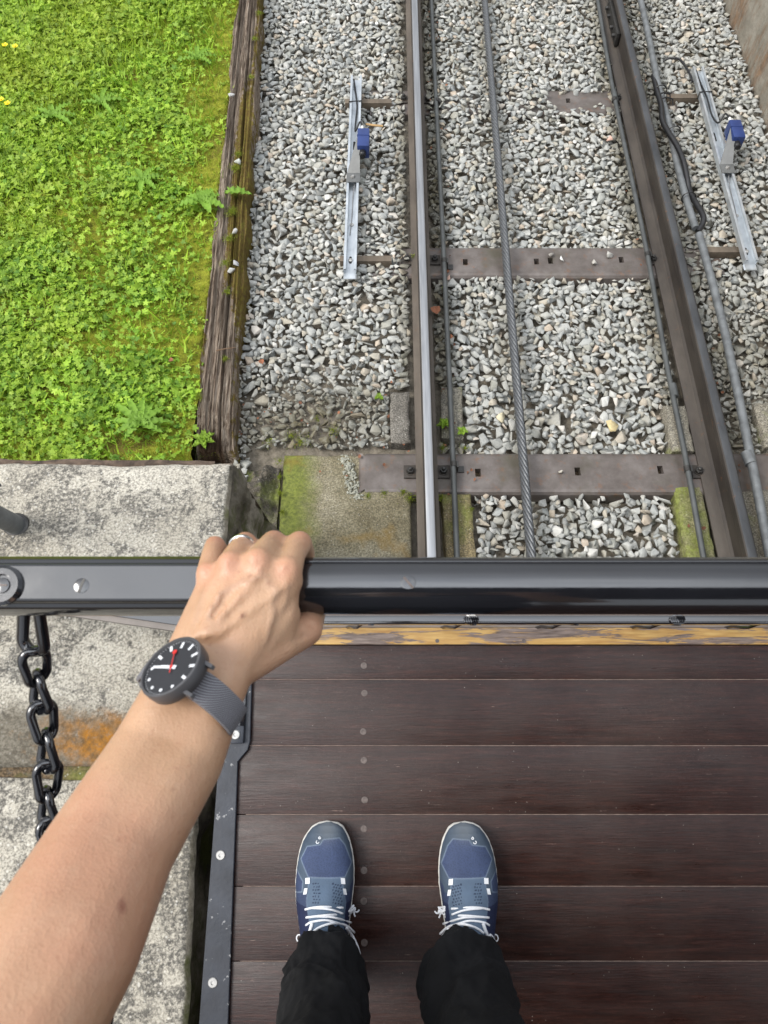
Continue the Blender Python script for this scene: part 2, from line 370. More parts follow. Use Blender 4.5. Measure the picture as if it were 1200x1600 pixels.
SCREW = m_simple('bare_screw_metal', (.42, .41, .39), .4, .6, .2, 200, .2, .0005)
SCREWD = m_simple('painted_over_screw', (.12, .095, .085), .55, .1, .35, 150, .4, .001)
SEAM = m_simple('dusty_board_seam', (.20, .15, .125), .9, 0, .4, 60)
DARK = m_simple('black_hole_shade', (.01, .01, .01), .7, 0, .1)

# ================================================================== setting: ground
gx0, gx1, gs0, gs1 = -14, 14, -10, 22
mesh('ground', [(gx0, gs0, 0), (gx1, gs0, 0), (gx1, gs1, 0), (gx0, gs1, 0)], [(0, 1, 2, 3)], SOIL, smooth=0, loc=T(0, 0, -.27), rot=(-SL, 0, 0)).__setitem__('kind', 'structure')
XL, XR = .158, 1.221
SLP = [.395, 1.452, 2.530]

# ballast target height above rail-head plane
def ballast_h(x, s):
    h = np.full(np.shape(x+s), -.148)
    h = np.where(x < XL, -.118 - .022*np.clip((.75-s)/.3, 0, 1), h)
    h = np.where(x > XR, -.130, h)
    mid = (x > XL) & (x < XR)
    h = np.where(mid, -.150 + .026*np.clip((s-1.75)/.7, 0, 1) + .022*np.exp(-((s-2.53)/.13)**2)*(x < .82), h)
    return h + (fbm(x*3, s*3, 0, 3, 5)-.5)*.022
# dirty soil under and between
def dirtf(x, s):
    d = np.exp(-(((x+.28)/.38)**2+((s-.62)/.17)**2)) * .95
    d = np.maximum(d, .85*np.exp(-((x-.235)/.05)**2)); d = np.maximum(d, .6*np.exp(-((x-.085)/.03)**2)); d = np.maximum(d, .35*np.exp(-((x-.525)/.05)**2)); d = np.maximum(d, .7*np.exp(-((x-1.13)/.05)**2)); d = np.maximum(d, .75*np.exp(-((x-1.29)/.05)**2))
    d = np.maximum(d, .6*np.exp(-((x-1.36)/.13)**2)*(.4+.6*np.clip((1.3-s)/.5, 0, 1)))
    d = np.maximum(d, .75*np.exp(-((x-1.62)/.3)**2)*np.clip((1.35-s)/.4, 0, 1))
    return np.clip(d*(.6+.9*fbm(x*9, s*9, 0, 3, 8)), 0, 1)
nx, ns = 130, 210
gxs = np.linspace(-.72, 2.05, nx); gss = np.linspace(-.35, 4.2, ns)
GX, GS = np.meshgrid(gxs, gss)
GH = ballast_h(GX, GS)-.058+(fbm(GX*14, GS*14, 0, 4, 3)-.5)*.02 + .038*np.exp(-(((GX+.28)/.4)**2+((GS-.60)/.16)**2)) + .03*np.exp(-((GX-1.62)/.3)**2)*np.clip((1.0-GS)/.3, 0, 1)
V = np.stack([GX.ravel(), GS.ravel(), GH.ravel()], 1)
idx = np.arange(nx*ns).reshape(ns, nx)
Fq = np.stack([idx[:-1, :-1], idx[:-1, 1:], idx[1:, 1:], idx[1:, :-1]], -1).reshape(-1, 4)
mesh('track_bed', V, Fq, m_soil('gritty_track_dirt', (.10, .088, .068), (.27, .235, .185)), smooth=180, loc=T(0, 0, 0), rot=(-SL, 0, 0))['kind'] = 'structure'

# ------------------------------------------------------------------ ballast stones, dropped one by one onto a height field
def hull_stone(seed, flatn=.62):
    r = random.Random(seed); bm = bmesh.new()
    ax = (1., r.uniform(.62, .9), r.uniform(.42, .62)*flatn/.62)
    pts = []
    for k in range(r.choice((7, 8, 8, 9, 9, 10, 11))):
        v = Vector((r.gauss(0, 1), r.gauss(0, 1), r.gauss(0, 1))).normalized()
        p = max(abs(v.x), abs(v.y), abs(v.z)); v = v*(.70+.34/p*r.uniform(.3, 1))
        bm.verts.new((v.x*ax[0], v.y*ax[1], v.z*ax[2]))
    res = bmesh.ops.convex_hull(bm, input=bm.verts[:])
    bmesh.ops.delete(bm, geom=list({g for g in res['geom_interior']+res['geom_unused'] if isinstance(g, bmesh.types.BMVert)}), context='VERTS')
    bmesh.ops.bevel(bm, geom=bm.edges[:], offset=.022, segments=1, affect='EDGES', clamp_overlap=True)
    bmesh.ops.triangulate(bm, faces=bm.faces[:]); bmesh.ops.recalc_face_normals(bm, faces=bm.faces[:])
    bm.verts.index_update()
    V = np.array([v.co[:] for v in bm.verts]); F = np.array([[v.index for v in f.verts] for f in bm.faces]); bm.free()
    return V, F, np.array(ax)
STV = [hull_stone(100+i) for i in range(70)]
def rotm(ax, ay, az):
    return np.array(Matrix.Rotation(az, 3, 'Z') @ Matrix.Rotation(ay, 3, 'Y') @ Matrix.Rotation(ax, 3, 'X'))
def merge(items):                                     # items: (V, F, R, t, vals)
    VV = []; FF = []; A = []; b = 0
    for V, F, R, t, a in items:
        VV.append(V@R.T+t); FF.append(F+b); A.append(np.full(len(V), a)); b += len(V)
    return np.concatenate(VV), np.concatenate(FF), np.concatenate(A)
RES = .006
hx0, hs0, hx1, hs1 = -.72, -.30, 2.02, 4.05
HX = np.arange(hx0, hx1, RES); HS = np.arange(hs0, hs1, RES)
hxg, hsg = np.meshgrid(HX, HS)
TG = ballast_h(hxg, hsg)
HM = TG-.048+ .036*np.exp(-(((hxg+.28)/.4)**2+((hsg-.60)/.16)**2)) + .03*np.exp(-((hxg-1.62)/.3)**2)*np.clip((1.0-hsg)/.3, 0, 1)
def tb_edge(s): return -.736+(3.385-s)*.0296          # timber centre line
BLK = np.zeros_like(HM, bool)
for xr in (XL, XR): BLK |= np.abs(hxg-xr) < (.05 if xr < 1 else .062)
for k, s0 in enumerate(SLP):
    if k == 0: BLK |= (np.abs(hsg-s0) < .085) & (hxg > -.13) & (hxg < 1.50)
    if k == 1: BLK |= (np.abs(hsg-s0+.01*np.sin(hxg*9)) < .078) & (hxg > .27) & (hxg < 1.15)
    if k == 2: BLK |= (np.abs(hsg-s0)+.16*(fbm(hxg*14, hsg*14, 0, 3, 55)-.5) < .05) & (hxg > .82) & (hxg < 1.12)
BLK |= (hxg < .118) & (hsg < .50) & (hxg > -.50)                        # mossy slab left of the rail
BLK |= (hxg > .205) & (hxg < .325) & (hsg < .33)                        # narrow block right of it
BLK |= (hxg > .02) & (hxg < .11) & (hsg > .50) & (hsg < .76)
BLK |= (hxg > .20) & (hxg < .315) & (hsg > .54) & (hsg < .80)
BLK |= (hxg > 1.075) & (hxg < 1.2) & (hsg > .48) & (hsg < .69)
BLK |= (hxg > 1.05) & (hxg < 1.2) & (hsg < .36)
BLK |= (hxg > 1.42) & (hsg > .48) & (hsg < .69)
BLK |= (hxg > 1.29) & (hsg < .335)
BLK |= (hxg < tb_edge(hsg)+.082) | (hxg > 1.86) | ((hxg < -.395) & (hsg < .25))
HM[BLK] = 9.
items = []; fails = 0
NX, NS = len(HX), len(HS)
def place(size_f, K=7, N=30000, limit=0., region=None):
    global fails
    n = 0; fails = 0
    for _ in range(N):
        vi = RS.randint(len(STV)); Vv, Fv, ax = STV[vi]
        L = size_f()
        R = rotm(RS.normal(0, .24), RS.normal(0, .24), RS.uniform(0, 2*PI))
        D = np.abs(R*(ax*L)); ex, es_, eh = np.sqrt((D**2).sum(1))*.97
        rx = max(2, int(ex/RES)); rs = max(2, int(es_/RES))
        oy, ox = np.mgrid[-rs:rs+1, -rx:rx+1]; q = (ox/rx)**2+(oy/rs)**2; mk = q < .92
        prof = np.sqrt(np.clip(1-q, 0, 1))*eh
        best = None
        for _k in range(K):
            if region: cx = RS.randint(int((region[0]-hx0)/RES), int((region[2]-hx0)/RES)); cs = RS.randint(int((region[1]-hs0)/RES), int((region[3]-hs0)/RES))
            else: cx = RS.randint(rx, NX-rx-1); cs = RS.randint(rs, NS-rs-1)
            if cx-rx < 0 or cs-rs < 0 or cx+rx+1 > NX or cs+rs+1 > NS: continue
            sub = HM[cs-rs:cs+rs+1, cx-rx:cx+rx+1]
            if sub[mk].max() > 1: continue
            z = (sub+prof*.88)[mk].max()
            sc = z-TG[cs, cx]
            if best is None or sc < best[0]: best = (sc, cx, cs, z)
        if best is None or best[0] > limit-eh*.6: continue
        _, cx, cs, z = best
        sub = HM[cs-rs:cs+rs+1, cx-rx:cx+rx+1]
        sub[mk] = np.maximum(sub[mk], (z+prof*.8)[mk])
        x, s = HX[cx], HS[cs]
        items.append((Vv*L, Fv, R, np.array([x, s, z]), x, s)); n += 1
    return n
n1 = place(lambda: RS.uniform(.027, .045), N=14000)
n2 = place(lambda: RS.uniform(.020, .034), N=24000, limit=.006)
n3 = place(lambda: RS.uniform(.008, .016), K=5, N=4000, limit=.006, region=(-.62, .45, .12, .85))
n4 = place(lambda: RS.uniform(.009, .016), K=5, N=1500, limit=.0, region=(1.3, -.2, 1.85, 1.3))
n5 = place(lambda: RS.uniform(.014, .025), K=6, N=26000, limit=.010)
print('stones', n1, n2, n3, n4, n5)
dd = dirtf(np.array([i[4] for i in items]), np.array([i[5] for i in items]))
V, F, A = merge([(i[0], i[1], i[2], i[3], d) for i, d in zip(items, dd)])
o = mesh('ballast', V, F, STONE, smooth=0, loc=T(0, 0, 0), rot=(-SL, 0, 0), attr={'dirt': A})
tag(o, 'grey crushed stone ballast filling the track bed', 'gravel', kind='stuff')
def surf_h(x, s):
    return float(HM[min(NS-1, max(0, int((s-hs0)/RES))), min(NX-1, max(0, int((x-hx0)/RES)))])

# ------------------------------------------------------------------ distinct loose stones
def lone_stone(px, py, h, L, col, label, seed, rz=0., fl=.5, grp=None):
    Vv, Fv, ax = hull_stone(seed, fl); x, s, _ = trk(px, py, h)
    z = surf_h(x, s)
    z = h if z > 1 else max(z+ax[2]*L*.35, h)
    m = m_simple('stone_tone', col, .85, 0, .2, 50, .4, .003)
    o = mesh('loose_stone', Vv*L, Fv, m, smooth=0, loc=T(x, s, z), rot=(-SL, 0, rz)); tag(o, label, 'stone', grp)
lone_stone(787, 651, -.135, .034, (.58, .52, .36), 'cream coloured flat stone beside the haul rope on the ballast', 901, .3)
lone_stone(957, 665, -.135, .033, (.55, .45, .24), 'yellow sandy stone on the ballast near the right rail', 902, 2.1)
lone_stone(741, 294, -.128, .034, (.47, .43, .33), 'broad beige stone on the ballast between rope and left pipe', 903, 1.0)
lone_stone(700, 434, -.13, .02, (.55, .36, .28), 'small pinkish stone at the left end of the second sleeper', 904, .7)
lone_stone(950, 216, -.12, .026, (.52, .33, .26), 'reddish stone high on the ballast left of the right rail', 905, .2)
lone_stone(877, 737, -.126, .013, (.45, .42, .36), 'small pebble lying on the nearest steel sleeper', 906, .3, .9)
lone_stone(880, 405, -.124, .019, (.6, .6, .57), 'white pebble lying on the second steel sleeper', 907, 1.3, .8)
lone_stone(860, 397, -.124, .018, (.3, .28, .25), 'dark pebble in the middle of the second steel sleeper', 908, .9, .8)
lone_stone(951, 398, -.124, .023, (.38, .37, .34), 'grey pebble near the right end of the second sleeper', 909, 2.9, .8)
lone_stone(929, 411, -.124, .019, (.42, .4, .36), 'grey pebble at the lower edge of the second sleeper', 910, 2.0, .8)
lone_stone(363, 148, -.022, .022, (.44, .44, .43), 'grey stone stranded high up on the old timber edging', 911, .5, .8)
lone_stone(371, 253, -.022, .022, (.5, .52, .47), 'pale round stone resting on the mossy part of the timber edging', 912, 1.9, .8)
lone_stone(366, 362, -.022, .020, (.45, .44, .41), 'upper stone of three on the timber edging by the ballast', 913, .9, .8)
lone_stone(361, 423, -.022, .019, (.47, .47, .44), 'lowest stone of three on the timber edging by the ballast', 914, .1, .8)
lone_stone(369, 412, -.022, .020, (.36, .36, .36), 'middle stone of three on the timber edging by the ballast', 915, 2.2, .8)

# ================================================================== rails
def rail_profile(fw):
    hw, wb = .0195, .0075
    right = [(fw, -.133), (fw, -.126), (.018, -.117), (wb, -.109), (wb, -.040), (.018, -.033), (hw, -.028), (hw, -.010), (hw-.003, -.0045), (hw-.009, -.0012), (.008, 0)]
    return right + [(-x, h) for x, h in right[::-1]]
def make_rail(x, headmat, label, fw):
    root = empty('running_rail', T(x, 0, 0), (-SL, 0, 0), label=label, cat='rail', group='rails of the funicular track')
    P = rail_profile(fw); n = len(P)
    body = [p for p in P if p[1] <= -.0099 or 1]
    # lower rail: foot, web and underside of head ; running surface separate part
    low = [p for p in P if p[1] < -.012]; 
    m = MB(); m.prism(low, -2.6, 5.2); fixn(m.build('rail_web', RAILB if headmat is STEEL else RAILD2, root, 30))
    m2 = MB()
    for sgn in (-1, 1): m2.prism([(sgn*.0150, -.030), (sgn*.0197, -.028), (sgn*.0197, -.010), (sgn*.0188, -.0055), (sgn*.0153, -.0026)], -2.605, 5.205)
    fixn(m2.build('rail_head_side', RAILD2, root, 30))
    top = [(.0148, -.028), (.0151, -.0024), (.0135, -.0012), (.009, -.0002), (0, .0003)]
    top = top+[(-a, b) for a, b in top[:-1][::-1]]
    m = MB(); m.prism(top, -2.6, 5.2); fixn(m.build('rail_head', headmat, root, 50))
    m = MB()
    for sgn in (-1, 1): m.prism([(sgn*fw, -.133), (sgn*(fw+.0002), -.1255), (sgn*.016, -.1162), (sgn*.016, -.132)], -2.61, 5.21)
    fixn(m.build('rail_foot', RAILB if headmat is STEEL else RAILF, root, 30))
    return root
RAILF = m_rail_brown('dark_rail_foot_steel', (.05, .042, .036), (.105, .09, .075), .6)
RAILD2 = m_rail_brown('dark_rail_web_steel', (.03, .025, .022), (.07, .06, .05), .6)
rl = make_rail(XL, STEEL, 'left rail with a bright polished silver running surface', .040)
rr = make_rail(XR, RAILD, 'right rail with a dull dark grey head and dark brown web', .056)
# fishplate on the right rail
m = MB(); m.box((-.03, 2.93, -.112), (-.012, 3.25, -.045), .003)
for q in (2.97, 3.04, 3.14, 3.21): m.lathe([(.011, 0), (.011, .012), (.006, .016)], (-.03, q, -.078), 6, (-1, 0, 0))
m.build('fishplate', DARKSTEEL, rr)

# ================================================================== sleepers
def plate(x0, x1, y0, y1, holes, z, depth):
    xs = sorted({x0, x1, *[h[0] for h in holes], *[h[1] for h in holes]}); ys = sorted({y0, y1, *[h[2] for h in holes], *[h[3] for h in holes]})
    m = MB()
    for i in range(len(xs)-1):
        for j in range(len(ys)-1):
            cx, cy = (xs[i]+xs[i+1])/2, (ys[j]+ys[j+1])/2
            if any(h[0] < cx < h[1] and h[2] < cy < h[3] for h in holes): continue
            m.add([(xs[i], ys[j], z), (xs[i+1], ys[j], z), (xs[i+1], ys[j+1], z), (xs[i], ys[j+1], z)], [(0, 1, 2, 3)])
    for h in holes:
        c = [(h[0], h[2]), (h[1], h[2]), (h[1], h[3]), (h[0], h[3])]
        m.add([(a, b, z) for a, b in c]+[(a, b, z-depth) for a, b in c], [(k, k+4, (k+1) % 4+4, (k+1) % 4) for k in range(4)])
    return m
def bolt(root, x, y, z=0., s=1., mat=None):
    m = MB(); m.box((x-.024*s, y-.027*s, z), (x+.024*s, y+.027*s, z+.007), .0015)
    m.lathe([(.017*s, 0), (.017*s, .003)], (x, y, z+.007), 20)
    b = m.build('clip_plate', mat or RAILD2, root)
    m = MB(); m.lathe([(.0145*s, 0), (.0145*s, .009), (.012*s, .012), (.0075*s, .0125), (.0075*s, .021), (.005*s, .023)], (x, y, z+.010), 6 if 0 else 6)
    m.build('hex_nut', DARKSTEEL, b, 25)
def sleeper(s0, holes, label):
    root = empty('steel_sleeper', T(0, s0, -.135), (-SL, 0, 0), label=label, cat='sleeper', group='steel cross sleepers under the rails')
    hl = [(a-.0105, a+.0105, b-.017, b+.017) for a, b in holes]
    hw = .070
    m = plate(-.07, 1.445, -hw, hw, hl, 0., .03)
    prof = [(0, 0), (.010, -.003), (.018, -.012), (.024, -.055)]
    for sg in (-1, 1):                           # rounded skirts along both edges
        for (a, b) in zip(prof[:-1], prof[1:]):
            m.add([(-.07, sg*(hw+a[0]), a[1]), (1.445, sg*(hw+a[0]), a[1]), (1.445, sg*(hw+b[0]), b[1]), (-.07, sg*(hw+b[0]), b[1])], [(0, 1, 2, 3)])
    for xe, dr in ((-.07, -1), (1.445, 1)):       # flared turned-down ends
        N = 18; ring = []
        for k in range(len(prof)):
            rr_ = []
            for q in range(N+1):
                y = -1+2*q/N
                fl = 1+.22*abs(y)**3
                rr_.append((xe+dr*(prof[k][0]*1.1+.0)*fl*1.2, y*(hw+prof[k][0]*(1.25 if k else 1)), prof[k][1]+(.006*abs(y)**4 if k in (1, 2) else 0)))
            ring.append(rr_)
        Vv = [p for r_ in ring for p in r_]; n = N+1
        m.add(Vv, [(i*n+q, i*n+q+1, (i+1)*n+q+1, (i+1)*n+q) for i in range(len(prof)-1) for q in range(N)])
    o = m.build('sleeper_plate', SLEEP, root, 50); fixn(o)
    MB().box((-.05, -.06, -.05), (1.42, .06, -.032)).build('sleeper_fill', SOIL, root)
    for xr in (XL, XR):
        for sg in (-1, 1): bolt(root, xr+sg*.061, 0.0, .002)
    return root
h0 = [trk(x, 740, -.135)[0] for x in (747, 903, 1033)]
sleeper(SLP[0], [(h0[0], 0.), (h0[1], .005), (h0[2], .012)], 'nearest steel sleeper with three square holes, cast into the mossy slab')
h1 = [trk(x, 407, -.135)[0] for x in (727, 838, 860, 971)]
sleeper(SLP[1], [(h1[0], -.005), (h1[1], -.002), (h1[2], .002), (h1[3], .008)], 'second steel sleeper with moss in its holes and pebbles on top')
sleeper(SLP[2], [(.915, .0)], 'farthest steel sleeper almost buried in the ballast')

# ================================================================== haul rope
a0, a1 = trk(757, 0, -.07), trk(830, 868, -.07)
dr = (a1-a0); L0 = np.linalg.norm(dr); dr /= L0
pa, pb = a0-dr*1.6, a1+dr*1.6; Lr = np.linalg.norm(pb-pa)
up = np.array([0, 0, 1.]); sd_ = np.cross(dr, up); n_ = int(Lr/.0085)
m = MB()
for k in range(6):
    pts = []
    for i in range(n_+1):
        t = i/n_*Lr; a = 2*PI*(t/.165+k/6.)
        pts.append(pa+dr*t+(sd_*math.cos(a)+up*math.sin(a))*.0106)
    m.tube(pts, .0070, 7)
o = m.build('haul_rope', ROPE, None, 180, loc=T(0, 0, 0), rot=(-SL, 0, 0)); tag(o, 'thick twisted steel haul cable running between the rails', 'cable')

# ================================================================== slim pipes along the rails
def curve_pts(P, n=10):                                # Catmull-Rom
    P = [np.array(p, float) for p in P]; Q = [2*P[0]-P[1]]+P+[2*P[-1]-P[-2]]; out = []
    for i in range(1, len(Q)-2):
        for k in range(n):
            t = k/n; a, b, c, d = Q[i-1], Q[i], Q[i+1], Q[i+2]
            out.append(.5*((2*b)+(c-a)*t+(2*a-5*b+4*c-d)*t*t+(3*b-a-3*c+d)*t**3))
    out.append(P[-1]); return out
def slim_pipe(pl, label, clips, joints=()):
    root = empty('slim_pipe', T(0, 0, 0), (-SL, 0, 0), label=label, cat='pipe', group='slim pipes beside the rails')
    P = [trk(x, y, -.098) for x, y in pl]; P = [P[0]+(P[0]-P[1])*.5]+P+[P[-1]+(P[-1]-P[-2])*1.5]
    MB().tube(curve_pts(P, 12), .0105, 12).build('pipe', PIPE, root, 60)
    for (x, y) in clips:
        c = trk(x, y, -.098)
        m = MB(); m.tube([c+(0, -.011, 0), c+(0, .011, 0)], .0125, 12)
        m.box((c[0]+.010, c[1]-.013, -.133), (c[0]+.017, c[1]+.013, -.092)); m.box((c[0]+.010, c[1]-.013, -.134), (c[0]+.04, c[1]+.013, -.130)); m.build('pipe_clip', DARKSTEEL, root)
    for (x, y) in joints:
        c = trk(x, y, -.098); MB().tube([c+(0, -.03, 0), c+(0, -.028, 0), c+(0, .028, 0), c+(0, .03, 0)], [.0105, .0135, .0135, .0105], 14).build('pipe_coupling', PIPE, root)
slim_pipe([(674, 0), (681, 150), (690, 330), (698, 500), (707, 700), (714, 868)], 'slim dark pipe clipped along the inside of the left rail', [(683, 158), (694, 408), (709, 726)], [])
slim_pipe([(934, 0), (956, 130), (985, 270), (1012, 400), (1040, 560), (1072, 720), (1098, 865)], 'slim dark pipe clipped along the inside of the right rail', [(960, 156), (1012, 398), (1074, 733)], [(960, 148), (1053, 610)])

# ================================================================== conduits, hose, cable on the right
def pp(l, h): return [trk(x, y, hh if (hh := (p[2] if len(p) > 2 else h)) else h) for p in l for x, y in [p[:2]]]
FR = dict(loc=T(0, 0, 0), rot=(-SL, 0, 0))
P = pp([(985, -60), (1001, 0), (1014, 60), (1028, 130), (1044, 190), (1058, 255), (1072, 310), (1087, 357)], -.085)
o = MB().tube(curve_pts(P, 8), .0155, 16).build('grey_conduit', CONDUIT, None, 60, **FR); tag(o, 'upper length of grey conduit beside the right rail, tied to a black hose', 'conduit', 'grey conduit lengths right of the rail')
P = pp([(1092, 366), (1103, 405), (1128, 500), (1150, 600), (1168, 690), (1184, 770), (1203, 870), (1225, 980)], -.085)
root = empty('grey_conduit', T(0, 0, 0), (-SL, 0, 0), label='lower length of grey conduit with a coupling near the platform end', cat='conduit', group='grey conduit lengths right of the rail')
MB().tube(curve_pts(P, 8), .0165, 16).build('conduit_pipe', CONDUIT, root, 60)
c = trk(1169, 716, -.085); MB().tube([c+(-.002, .025, 0), c+(.004, -.025, 0)], .0205, 16).build('conduit_collar', CONDUIT, root)
P = pp([(1021, 118, -.10), (1026, 140, -.07), (1033, 165, -.06), (1035, 188, -.055), (1044, 206, -.05), (1058, 228, -.05), (1068, 252, -.055), (1074, 280, -.075), (1078, 300, -.09), (1088, 318, -.075), (1099, 338, -.07), (1097, 352, -.08), (1090, 362, -.088)], -.07)
root = empty('black_hose', T(0, 0, 0), (-SL, 0, 0), label='bent black rubber hose wound around the grey conduit', cat='hose')
MB().tube(curve_pts(P, 8), .0125, 14).build('hose', HOSE, root, 60)
for (x, y) in ((1032, 142), (1053, 206), (1076, 309)):
    c = trk(x, y, -.075); m = MB(); m.tube([c+(.03*math.cos(a), .012*math.sin(a)*0+.003*math.sin(a), .028*math.sin(a)) for a in np.linspace(0, 2*PI, 17)[:-1]], .003, 6, closed=True); m.build('cable_tie', HOSE, root)
for (x, y) in ((1036, 149), (1040, 156)):
    c = trk(x, y, -.06); MB().tube([c+(-.03, 0, 0), c+(.0, .004, .012), c+(.035, .008, .0), c+(.04, -.012, -.02)], .0035, 6).build('cable_tie', HOSE, root)
P = pp([(1036, 96, -.11), (1046, 91, -.09), (1060, 92, -.075), (1070, 102, -.06), (1078, 116, -.05), (1082, 128, -.045)], -.07)
o = MB().tube(curve_pts(P, 8), .0055, 10).build('signal_cable', HOSE, None, 60, **FR); tag(o, 'thin black cable arching from the ballast into the right sensor bracket', 'cable')

# ================================================================== sensor brackets
def bracket(pa, pb, mirror, label):
    A_ = trk(*pa, -.085); B_ = trk(*pb, -.085)        # far end, near end
    L = np.linalg.norm(A_-B_); d = A_-B_; yaw = math.atan2(-d[0], d[1])
    base = B_.copy()
    Mx = Matrix.Rotation(-SL, 4, 'X') @ Matrix.Rotation(yaw, 4, 'Z')
    root = empty('sensor_bracket', T(*base), Mx.to_euler(), label=label, cat='sensor', group='galvanised sensor brackets outside the rails')
    hw, t, ht, lip = .027, .003, .028, .010
    pr = [(-hw, 0), (hw, 0), (hw, ht), (hw-lip, ht), (hw-lip, ht-.006), (hw-lip+t, ht-.006), (hw-lip+t, ht-t), (hw-t, ht-t), (hw-t, t), (-hw+t, t), (-hw+t, ht-t), (-hw+lip-t, ht-t), (-hw+lip-t, ht-.006), (-hw+lip, ht-.006), (-hw+lip, ht), (-hw, ht)]
    m = MB(); n = len(pr); m.prism(pr, 0, L)
    m.F = m.F[:-2]
    # end caps per strip
    for y in (0, L):
        for rect in (((-hw, 0), (hw, t)), ((-hw, t), (-hw+t, ht)), ((hw-t, t), (hw, ht))):
            (ax, az), (bx, bz) = rect; m.add([(ax, y, az), (bx, y, az), (bx, y, bz), (ax, y, bz)], [(0, 1, 2, 3)])
    ch = m.build('channel', GALV, root, 30)
    m = MB(); m.prism([(-hw+.004, .0035), (hw-.004, .0035), (hw+.001, -.001), (-hw-.001, -.001)], -.03, -.0005); fixn(m.build('channel_tongue', GALV, root))
    for y0, l0 in ((.075, .03), (L*.62, .05)):
        MB().lathe([(.0055, 0), (.0055, .0006)], (0, 0, 0), 16)
        m = MB(); N = 12
        pts = [(.0055*math.cos(a), y0+l0/2+.0055*math.sin(a)) for a in np.linspace(0, PI, N)]+[(.0055*math.cos(a), y0-l0/2+.0055*math.sin(a)) for a in np.linspace(PI, 2*PI, N)]
        m.prism(pts, t+.0003, t+.0008, 2); fixn(m.build('slot_shade', DARK, root))  # flat black insert stands in for the shade inside the slot
    m = MB(); m.lathe([(.009, 0), (.009, .005), (.005, .008)], (0, .072, t+.0008), 14); m.build('bolt', SCREW, root); MB().lathe([(.009, 0), (.009, .004)], (0, L*.22, t), 14).build('bolt', SCREW, root)
    mx = -1 if mirror else 1
    # mounting plate : flat foot bolted across the channel and a folded upright leaning web
    yb = L*.405
    m = MB(); m.box((-hw-.002, yb, ht), (hw+.006, yb+.058, ht+.004), .001)
    MB().lathe([(.010, 0), (.010, .004), (.006, .009)], (0.0, yb+.03, ht+.004), 6).build('bolt', SCREW, root)
    m.add([(-hw, yb+.058, ht+.002), (hw+.004, yb+.058, ht+.002), (hw+.004, yb+.15, ht+.075), (hw-.004, yb+.22, ht+.085)] , [(0, 1, 2, 3)])
    m.add([(-hw, yb+.058, ht-.002), (hw+.004, yb+.058, ht-.002), (hw+.004, yb+.15, ht+.071), (hw-.004, yb+.22, ht+.081)] , [(3, 2, 1, 0)])
    m.add([(-hw, yb+.058, ht+.002), (-hw, yb+.058, ht-.002), (hw-.004, yb+.22, ht+.081), (hw-.004, yb+.22, ht+.085)], [(0, 1, 2, 3)])
    fixn(m.build('mounting_plate', m_simple('zinc_plate', (.13, .133, .13), .55, .2, .12), root))
    xb = hw+.004
    m = MB(); m.box((xb-.012, yb+.135, ht+.018), (xb+.042, yb+.255, ht+.085), .005)
    m.box((xb-.0135, yb+.205, ht+.0165), (xb+.0435, yb+.208, ht+.0865)); 
    sb = m.build('sensor_box', NAVY, root)
    MB().lathe([(.015, 0), (.015, .018), (.012, .022), (.012, .03)], (xb+.012, yb+.135, ht+.052), 18, (0, -1, 0)).build('sensor_nozzle', HOSE, sb)
    MB().lathe([(.007, 0), (.007, .04), (.004, .045)], (xb+.008, yb+.255, ht+.06), 12, (0, 1, 0)).build('cable_gland', WHITE, sb)
    P = [(xb+.008, yb+.30, ht+.06), (xb-.004, yb+.335, ht+.055), (.006, yb+.32, ht+.02), (.004, yb+.42, ht-.008), (.008, yb+.55, ht-.014), (-.002, L-.10, .010), (-.012, L-.02, .02)]
    MB().tube(curve_pts(P, 8), .0042, 8).build('sensor_cable', HOSE, root, 60)
    P = [(xb-.004, yb+.19, ht+.04), (xb-.006, yb+.10, ht+.0), (.004, yb-.03, .012), (.0, yb-.2, .007), (-.006, yb-.3, .006)]
    MB().tube(curve_pts(P, 8), .002, 8).build('drain_wire', m_simple('grey_wire', (.2, .2, .2)), root, 60)
    m = MB(); m.tube([(-hw-.003, L-.21, -.002), (-hw-.003, L-.205, ht+.003), (hw+.003, L-.20, ht+.003), (hw+.003, L-.205, -.002)], .003, 6); m.build('cable_tie', HOSE, root)
    return root, yaw, L, base
def stub(root, wx0, wx1, s, col):                       # steel angle from the sleeper out to the bracket, in track axes
    inv = root.matrix_basis.inverted()
    m = MB(); m.box((wx0, s-.016, -.104), (wx1, s+.016, -.099), .001); m.box((wx0, s-.016, -.135), (wx1, s-.011, -.1045), .001)
    o = m.build('support_arm', col, root)
    TM = Matrix.Translation(Vector(T(0, 0, 0))) @ Matrix.Rotation(-SL, 4, 'X')
    o.matrix_parent_inverse = Matrix(); o.matrix_basis = inv @ TM
RUST = m_rail_brown('rusty_angle_steel', (.10, .08, .06), (.20, .16, .12), .7)
r1, _, _, _ = bracket((557, 126), (547, 428), False, 'left galvanised sensor bracket with a navy box on the ballast')
stub(r1, trk(531, 408, -.1)[0], trk(612, 408, -.1)[0], trk(560, 404, -.1)[1], RUST); stub(r1, trk(539, 158, -.1)[0], trk(612, 158, -.1)[0], trk(560, 158, -.1)[1], RUST)
r2, _, _, _ = bracket((1088, 112), (1171, 414), False, 'right galvanised sensor bracket with a navy box by the rusty wall')
stub(r2, XR+.17, trk(1190, 392, -.1)[0], trk(1140, 390, -.1)[1], RUST)
stub(r2, XR+.17, trk(1100, 150, -.1)[0], trk(1100, 150, -.1)[1], RUST)

